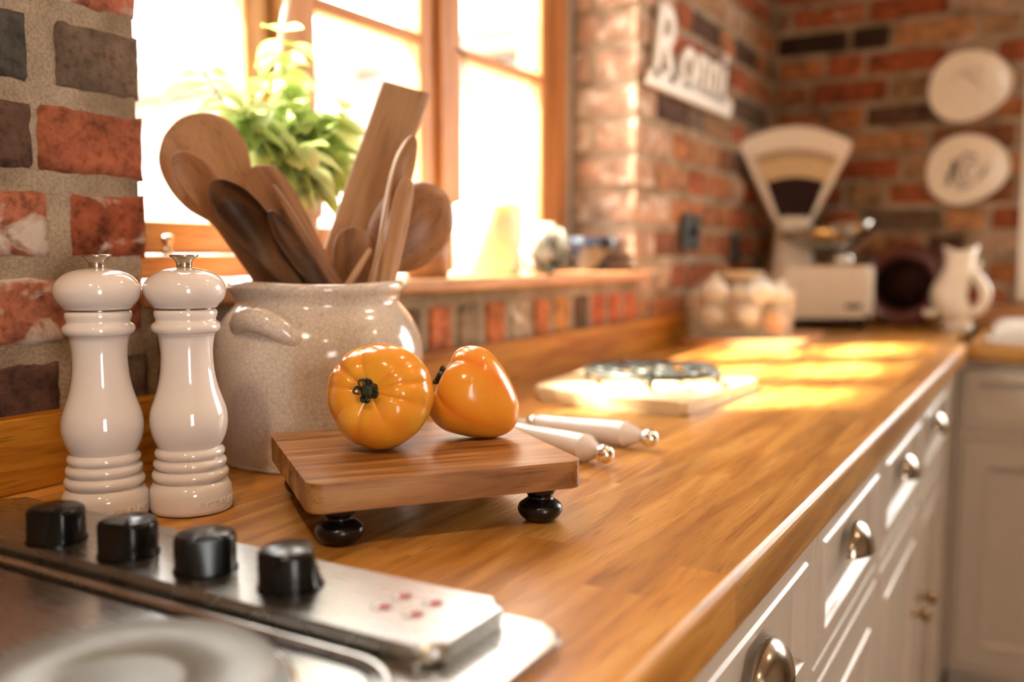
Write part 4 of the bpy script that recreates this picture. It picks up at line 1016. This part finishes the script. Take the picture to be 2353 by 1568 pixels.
ds = thing('butter_dish', 'white glazed lidded dish at the right edge of the return worktop', 'dish', (0.765, 2.56, 0.0005), R(2))
obj('base', prism(rrect(0.235, 0.15, 0.03, 6), 0, 0.012, 0.004, 2), MAT['whiteglaze'], ds)
bm = bmesh.new(); loft(bm, [[(x, y, z) for x, y in rrect(0.21 - k, 0.125 - k, 0.028, 6)] for z, k in ((0.0122, 0.0), (0.03, 0.006), (0.044, 0.02), (0.052, 0.045), (0.054, 0.075))]); bmesh.ops.recalc_face_normals(bm, faces=bm.faces)
obj('lid', bm, MAT['whiteglaze'], ds, smooth=True)
obj('lid_grip', lathe([(0.0, 0.0535), (0.009, 0.0537), (0.008, 0.06), (0.012, 0.066), (0.008, 0.071), (0.0, 0.072)], 20), MAT['whiteglaze'], ds, (0.03, 0, 0), smooth=True)

# ------------------------------------------------------------------ wall plates, sign, switches
def wall_plate(label, x, z, rot, strokes, ink):
    t = thing('wall_plate', label, 'plate', (x, YE - 0.004, z), rot=(0, rot, 0), group='oval plates on the end wall')
    bm = lathe([(0.0, 0.0), (0.07, 0.0), (0.085, 0.004), (0.1, 0.011), (0.104, 0.014), (0.102, 0.0155), (0.085, 0.0095), (0.068, 0.006), (0.0, 0.0055)], 56)
    bmesh.ops.rotate(bm, verts=bm.verts, cent=(0, 0, 0), matrix=Matrix.Rotation(PI / 2, 3, 'X'))
    for v in bm.verts:                                  # pebble outline
        a = math.atan2(v.co.z, v.co.x); k = 1 + 0.05 * math.cos(2 * a) + 0.035 * math.cos(3 * a + 0.6)
        v.co.x *= k; v.co.z *= k * 1.0
    obj('rim_and_well', bm, MAT['cream'], t, smooth=True)
    for s_ in strokes:
        obj('motif', tube(bmesh.new(), spline([(a, -0.0066, b) for a, b, r_ in s_], 4), [s_[0][2]] * (4 * (len(s_) - 1)) + [0.001], 6), ink, t)
# faint flower sprig above, darker leaf-like brush marks below
wall_plate('upper pebble-shaped cream plate with faint grey sprig on the end wall', 0.553, 0.687, R(-12),
           [[(-0.035, 0.03, 0.003), (-0.01, 0.045, 0.003), (0.005, 0.035, 0.003)], [(-0.01, 0.04, 0.002), (0.02, 0.01, 0.002), (0.03, -0.03, 0.002)], [(0.01, 0.045, 0.003), (0.03, 0.04, 0.003), (0.04, 0.022, 0.003)], [(0.0, 0.02, 0.003), (0.03, 0.015, 0.003)]], MAT['softink'])
wall_plate('lower pebble-shaped cream plate with dark brushed motif on the end wall', 0.556, 0.453, R(-12),
           [[(-0.052, -0.032, 0.007), (-0.046, -0.01, 0.007), (-0.03, 0.015, 0.006), (-0.026, 0.034, 0.004)], [(-0.018, -0.042, 0.004), (-0.028, -0.01, 0.004), (-0.012, 0.03, 0.004), (0.012, 0.042, 0.003), (0.034, 0.025, 0.003)], [(0.0, -0.035, 0.003), (-0.006, -0.005, 0.003), (0.012, 0.018, 0.003), (0.03, 0.004, 0.003)], [(0.02, -0.032, 0.004), (0.04, -0.022, 0.005), (0.05, 0.0, 0.004)], [(-0.036, -0.046, 0.003), (-0.01, -0.05, 0.003), (0.01, -0.044, 0.002)]], MAT['ink'])

sg = thing('name_sign', 'white painted cut-out name sign on the brick wall beside the window', 'sign', (0.0, 1.915, 0.575))
def sign_text(s, size, y, z, sx=1.0):
    me = text_mesh(s, size, 0.006, 0.25, 0.0035)
    for v in me.vertices:
        x, yy, zz = v.co; v.co = Vector((0.011 + zz, y + x * sx, z + yy))
    return obj('lettering', me, MAT['white'], sg)
sign_text('R', 0.235, 0.015, 0.024, 1.0); sign_text('onni', 0.2, 0.185, 0.03, 0.98)
bm = bmesh.new(); prof_ = [(0.0, 0.0), (0.575, 0.0), (0.6, 0.04), (0.57, 0.05), (0.3, 0.04), (0.02, 0.04)]
prism(poly_round(prof_, 0.01), 0.004, 0.017, 0.001, 1, bm)
for v in bm.verts: v.co = Vector((v.co.z, v.co.x, v.co.y))
bmesh.ops.recalc_face_normals(bm, faces=bm.faces)
obj('base_strip', bm, MAT['white'], sg)

def switch(label, y, z, w, h):
    t = thing('wall_switch', label, 'switch', (0.003, y, z))
    obj('plate', boxm((0, -w / 2, -h / 2), (0.009, w / 2, h / 2), 0.002), MAT['iron'], t)
    obj('rocker', boxm((0.009, -w * 0.14, -h * 0.12), (0.014, w * 0.14, h * 0.12), 0.001, 1), MAT['blackmat'], t)
switch('dark metal double socket plate on the brick wall above the basket', 2.225, 0.265, 0.125, 0.086)
switch('small dark metal switch on the brick wall near the scale', 2.6, 0.228, 0.075, 0.08)

# ------------------------------------------------------------------ window sill things
SZ = 0.1725
pl = thing('basil_plant', 'bright green basil plant in a pale terracotta pot on the window sill', 'plant', (-0.072, 0.893, SZ))
obj('pot', lathe([(0.0, 0), (0.036, 0), (0.038, 0.003), (0.047, 0.082), (0.052, 0.084), (0.053, 0.104), (0.048, 0.105), (0.045, 0.09), (0.0, 0.088)], 40), MAT['terracotta'], pl, smooth=True)
obj('soil', lathe([(0.0, 0.0885), (0.0445, 0.0905), (0.03, 0.094), (0.0, 0.096)], 24), MAT['soil'], pl, smooth=True)
def leaf_mesh(seed, ln, wd):
    r_ = random.Random(seed); bm = bmesh.new(); nu, nv = 6, 4; rows = []
    for i in range(nu + 1):
        t = i / nu; w = wd * math.sin(PI * min(1, t * 0.93 + 0.05)) ** 0.8 if i < nu else 0.001
        rows.append([bm.verts.new((w * (k / nv * 2 - 1) / 2, ln * t, 0.25 * wd * abs(k / nv * 2 - 1) ** 1.5 * math.sin(PI * t) - 0.28 * ln * t * t + 0.08 * wd * math.sin(5 * t + seed))) for k in range(nv + 1)])
    for a, b in zip(rows[:-1], rows[1:]):
        for k in range(nv): bm.faces.new((a[k], a[k + 1], b[k + 1], b[k]))
    me = bpy.data.meshes.new('leaf'); bm.to_mesh(me); bm.free(); me.materials.append(MAT['leaf'])
    for p in me.polygons: p.use_smooth = True
    return me
LM = [leaf_mesh(i, 0.034 + 0.004 * i, 0.021 + 0.003 * (i % 3)) for i in range(5)]
pr = random.Random(21)
nstem = 16; nl = 0
for s_ in range(nstem):
    a = 2 * PI * s_ / nstem + pr.uniform(-0.2, 0.2); spread = pr.uniform(0.02, 0.095) if s_ else 0.0
    tall = pr.uniform(0.18, 0.27) if spread < 0.05 else pr.uniform(0.13, 0.22)
    if s_ == 12: a, spread, tall = -PI / 2 - 0.15, 0.1, 0.245
    if s_ == 11: a, spread, tall = -PI / 2 + 0.2, 0.075, 0.2
    if s_ == 4: a, spread, tall = PI / 2, 0.085, 0.2
    if s_ in (0, 6): tall = 0.315 if s_ == 0 else 0.275
    base = Vector((0.02 * math.cos(a), 0.02 * math.sin(a), 0.09))
    # stems lean away from the glass, not through it
    tipv = Vector((spread * math.cos(a) * 0.8 + 0.006, spread * math.sin(a) * 1.15, tall))
    if tipv.x < -0.045: tipv.x = -0.045
    path = spline([base, base.lerp(tipv, 0.5) + Vector((0, 0, 0.02)), tipv], 5)
    obj('stem', tube(bmesh.new(), path, [0.0022 - 0.0012 * i / len(path) for i in range(len(path))], 5), MAT['stalk'], pl, smooth=True)
    nn = 9
    for k in range(nn):
        f = 0.3 + 0.7 * k / (nn - 1); q = path[min(len(path) - 1, int(f * (len(path) - 1)))]
        for side in (0, 1):
            az = k * 1.57 + side * PI + pr.uniform(-0.5, 0.5) + a
            tilt = pr.uniform(-0.75, 0.15) if k < nn - 1 else pr.uniform(0.0, 0.7)
            o = obj('leaf', LM[pr.randrange(5)], None, pl, q, (tilt, pr.uniform(-0.4, 0.4), az))
            s2 = pr.uniform(0.9, 1.45) * (0.8 if k == nn - 1 else 1.0); o.scale = (s2,) * 3; nl += 1

cd = thing('pillar_candle', 'broad ivory pillar candle glowing in window light on the sill', 'candle', (-0.082, 1.41, SZ))
obj('wax', lathe([(0.0, 0), (0.058, 0), (0.06, 0.002), (0.0605, 0.118), (0.058, 0.124), (0.053, 0.125), (0.048, 0.119), (0.0, 0.116)], 48), MAT['wax'], cd, smooth=True)
obj('wick', tube(bmesh.new(), [(0, 0, 0.115), (0.001, 0, 0.122), (0.003, 0.001, 0.129)], 0.0012, 6), MAT['blackmat'], cd)

ar = thing('artichoke_ornament', 'pale silvery artichoke ornament on the sill right of the candle', 'ornament', (-0.075, 1.612, SZ))
obj('core', lathe([(0.0, 0), (0.018, 0), (0.024, 0.006), (0.038, 0.03), (0.041, 0.05), (0.034, 0.075), (0.02, 0.092), (0.0, 0.098)], 28), MAT['silver'], ar, smooth=True)
bm = bmesh.new(); nu = 6; rows = []
for i in range(nu + 1):
    t = i / nu; w = 0.013 * math.sin(PI * (0.18 + 0.8 * t)) ** 0.8
    rows.append([(w * math.cos(PI * k / 4), -0.008 * math.sin(PI * k / 4) * (1 - 0.5 * t) + 0.0 - 0.006 * math.sin(PI * t * 0.8), 0.03 * t) for k in range(5)])
loft(bm, rows, False, False, False); bmesh.ops.solidify(bm, geom=list(bm.faces), thickness=0.0012); bmesh.ops.recalc_face_normals(bm, faces=bm.faces)
bract = bpy.data.meshes.new('bract'); bm.to_mesh(bract); bm.free(); bract.materials.append(MAT['silver'])
for p in bract.polygons: p.use_smooth = True
for lv, (r_, z, n_, tl) in enumerate(((0.026, 0.008, 9, 0.5), (0.038, 0.022, 10, 0.2), (0.041, 0.04, 10, -0.05), (0.036, 0.057, 9, -0.35), (0.024, 0.07, 7, -0.55))):
    for i in range(n_):
        a = 2 * PI * (i + 0.5 * (lv % 2)) / n_
        obj('bract', bract, None, ar, (r_ * math.cos(a), r_ * math.sin(a), z), (-tl * -1, 0, a + PI / 2))

bw_ = thing('small_bowl', 'dark blue glazed bowl on the sill against the brick reveal', 'bowl', (-0.07, 1.82, SZ))
obj('shell', lathe([(0.0, 0), (0.022, 0), (0.024, 0.004), (0.036, 0.02), (0.05, 0.048), (0.056, 0.072), (0.0545, 0.073), (0.048, 0.05), (0.034, 0.024), (0.0, 0.012)], 44), MAT['bluebowl'], bw_, smooth=True)
pt_ = thing('wooden_pot', 'small reddish wooden pot on the sill behind the round ladle', 'pot', (-0.055, 1.19, SZ))
obj('shell', lathe([(0.0, 0), (0.03, 0), (0.0335, 0.003), (0.037, 0.03), (0.037, 0.055), (0.034, 0.056), (0.033, 0.03), (0.0, 0.008)], 36), MAT['boardred'], pt_, smooth=True)
# white flex hanging in front of the mullion
tag(obj('hanging_cord', tube(bmesh.new(), spline([(-0.12, 1.0, 1.3), (-0.125, 0.985, 0.8), (-0.13, 0.98, 0.6), (-0.125, 0.955, 0.5), (-0.115, 0.935, 0.42)], 6), 0.0045, 8), MAT['white'], None, smooth=True), 'white cord hanging beside the window mullion above the basil', 'cord')

# ------------------------------------------------------------------ hob set into the worktop
hb = thing('hob', 'stainless steel hob with raised control strip at the front left', 'hob', (0, 0, 0.0005))
bm = prism(rrect(0.515, 0.58, 0.018, 6, 0.3165, 0.146), 0.0, 0.006, 0.003, 2)
obj('surround', bm, MAT['steel'], hb, smooth=False)
# raised rim of the pan well
def ring_bar(w, d, r, cx, cy, z, rad):
    return tube(bmesh.new(), [(x, y, z) for x, y in rrect(w, d, r, 8, cx, cy)], rad, 8, True)
obj('well_rim', ring_bar(0.455, 0.475, 0.04, 0.3115, 0.109, 0.0068, 0.0034), MAT['steel'], hb, smooth=True)
obj('well_groove', ring_bar(0.443, 0.463, 0.036, 0.3115, 0.109, 0.0062, 0.0014), MAT['blackmat'], hb, smooth=True)
bm = prism(rrect(0.455, 0.074, 0.012, 6, 0.3135, 0.391), 0.0065, 0.0175, 0.005, 3)
cs_ = obj('control_strip', bm, MAT['steel'], hb)
def knob(x, y, turn):
    bm = bmesh.new(); rad, hgt = 0.0182, 0.0225
    prof = [(rad - 0.001, 0.0), (rad, 0.001), (rad, hgt - 0.0035), (rad - 0.001, hgt - 0.0012), (rad - 0.0032, hgt), (0.0, hgt + 0.0008)]
    lathe(prof, 48, bm)
    for v in bm.verts:                                   # one flat grip side, cut as a chord
        if v.co.z > 0.004 and v.co.y < -0.0125: v.co.y = -0.0125
    k = obj('knob', bm, MAT['blackmat'], hb, (x, y, 0.0182), (0, 0, turn), smooth='auto')
    obj('collar', lathe([(0.0, -0.0006), (0.0192, -0.0006), (0.0192, 0.0006), (0.0, 0.0006)], 40), MAT['blackmat'], k)
    return k
for x, tn in ((0.223, 0.35), (0.2895, 0.2), (0.3545, 0.95), (0.419, 2.4)): knob(x, 0.385 - (0.419 - x) * 0.07, tn)
for x, y in ((0.484, 0.386), (0.484, 0.404), (0.505, 0.404), (0.505, 0.386)):
    o = obj('burner_mark', lathe([(0.0, 0), (0.0046, 0), (0.0046, 0.0003), (0.0, 0.0004)], 24), MAT['whitemark'], hb, (x, y, 0.01752))
    o['label'] = 'round printed burner mark'
    obj('mark_outline', lathe([(0.0043, 0.0), (0.0058, 0.0), (0.0058, 0.0002), (0.0043, 0.0002)], 24, None, False, False), MAT['ink'], o)
    obj('red_dot', lathe([(0.0, 0), (0.0034, 0), (0.0034, 0.0003), (0.0, 0.0003)], 16), MAT['redmark'], o, (0.0014, 0.0, 0.0003))
def hotplate(x, y, r_):
    p = obj('hotplate', lathe([(0.0, 0.0), (r_ + 0.006, 0.0), (r_ + 0.0065, 0.002), (r_ + 0.003, 0.003), (r_ + 0.001, 0.0045), (r_, 0.0115), (r_ - 0.002, 0.013), (r_ * 0.47, 0.013), (r_ * 0.44, 0.0105), (r_ * 0.40, 0.0105), (0.0, 0.0105)], 64), MAT['hotplate'], hb, (x, y, 0.0062), smooth=True)
    obj('trim_ring', tube(bmesh.new(), [((r_ + 0.0055) * math.cos(2 * PI * i / 56), (r_ + 0.0055) * math.sin(2 * PI * i / 56), 0.002) for i in range(56)], 0.0025, 8, True), MAT['chrome'], p, smooth=True)
hotplate(0.437, 0.255, 0.072); hotplate(0.2, 0.24, 0.072); hotplate(0.2, 0.0, 0.09); hotplate(0.43, 0.0, 0.072)

# ------------------------------------------------------------------ outside
struct(obj('outside_ground', boxm((-14, -8, FLOOR - 0.25), (-0.31, 9, FLOOR - 0.05)), MAT['paving']), 'pale paved yard outside the window')
hs = thing('outbuilding', 'sunlit white rendered outbuilding seen through the kitchen window', 'building', (0, 3.7, FLOOR - 0.05))
obj('wall', boxm((-9, 0, 0), (-0.35, 0.25, 2.05)), MAT['render'], hs)
obj('fascia', boxm((-9, -0.05, 1.95), (-0.35, -0.0005, 2.02), 0.01), MAT['outpeach'], hs)
obj('gutter', boxm((-9, -0.14, 2.06), (-0.35, 0.25, 2.14), 0.02), MAT['outpeach'], hs)
bm = bmesh.new(); loft(bm, [[(x, -0.18, 2.145), (x, 2.5, 3.1), (x, 2.5, 3.0), (x, -0.1, 2.1405)] for x in (-9, -0.35)]); bmesh.ops.recalc_face_normals(bm, faces=bm.faces)
obj('roof', bm, MAT['render'], hs)
for x0, x1 in ((-3.75, -3.15), (-2.3, -1.75), (-1.38, -1.15)):
    f = obj('window', boxm((x0, -0.02, 0.9), (x1, -0.0005, 1.86), 0.004), MAT['outpeach'], hs); obj('pane', boxm((x0 + 0.07, -0.03, 0.97), (x1 - 0.07, -0.0205, 1.79)), MAT['paleglass'], f)

# ------------------------------------------------------------------ ceiling downlights (the room's lamps)
def downlight(x, y, label, power):
    t = thing('ceiling_downlight', label, 'light', (x, y, CEIL - 0.0005), 0, 'ceiling downlights')
    obj('bezel', lathe([(0.036, 0.0), (0.048, 0.0), (0.047, -0.006), (0.036, -0.004)], 28, None, False, False), MAT['steel'], t, smooth=True)
    m = bpy.data.materials.get('warm lamp glass')
    if not m:
        m, tt, b = nt('warm lamp glass'); setp(b, (1, 0.9, 0.8), 0.4); b.inputs['Emission Color'].default_value = (1.0, 0.72, 0.42, 1); b.inputs['Emission Strength'].default_value = 30
    obj('lamp_glass', lathe([(0.0, -0.001), (0.036, -0.001), (0.036, -0.003), (0.0, -0.003)], 24), m, t)
    la = bpy.data.lights.new('downlight_lamp', 'SPOT'); la.energy = power; la.color = (1.0, 0.72, 0.45); la.spot_size = R(130); la.spot_blend = 0.8; la.shadow_soft_size = 0.035
    lo = bpy.data.objects.new('downlight_lamp', la); lo.location = (0, 0, -0.03); link(lo, t)
for i, (x, y) in enumerate(((0.75, -0.5), (1.7, -0.5), (0.75, 1.5), (1.7, 1.5))):
    downlight(x, y, 'warm ceiling downlight ' + ('near the hob', 'behind the camera', 'above the worktop', 'over the kitchen floor')[i], (30, 16, 10, 8)[i])
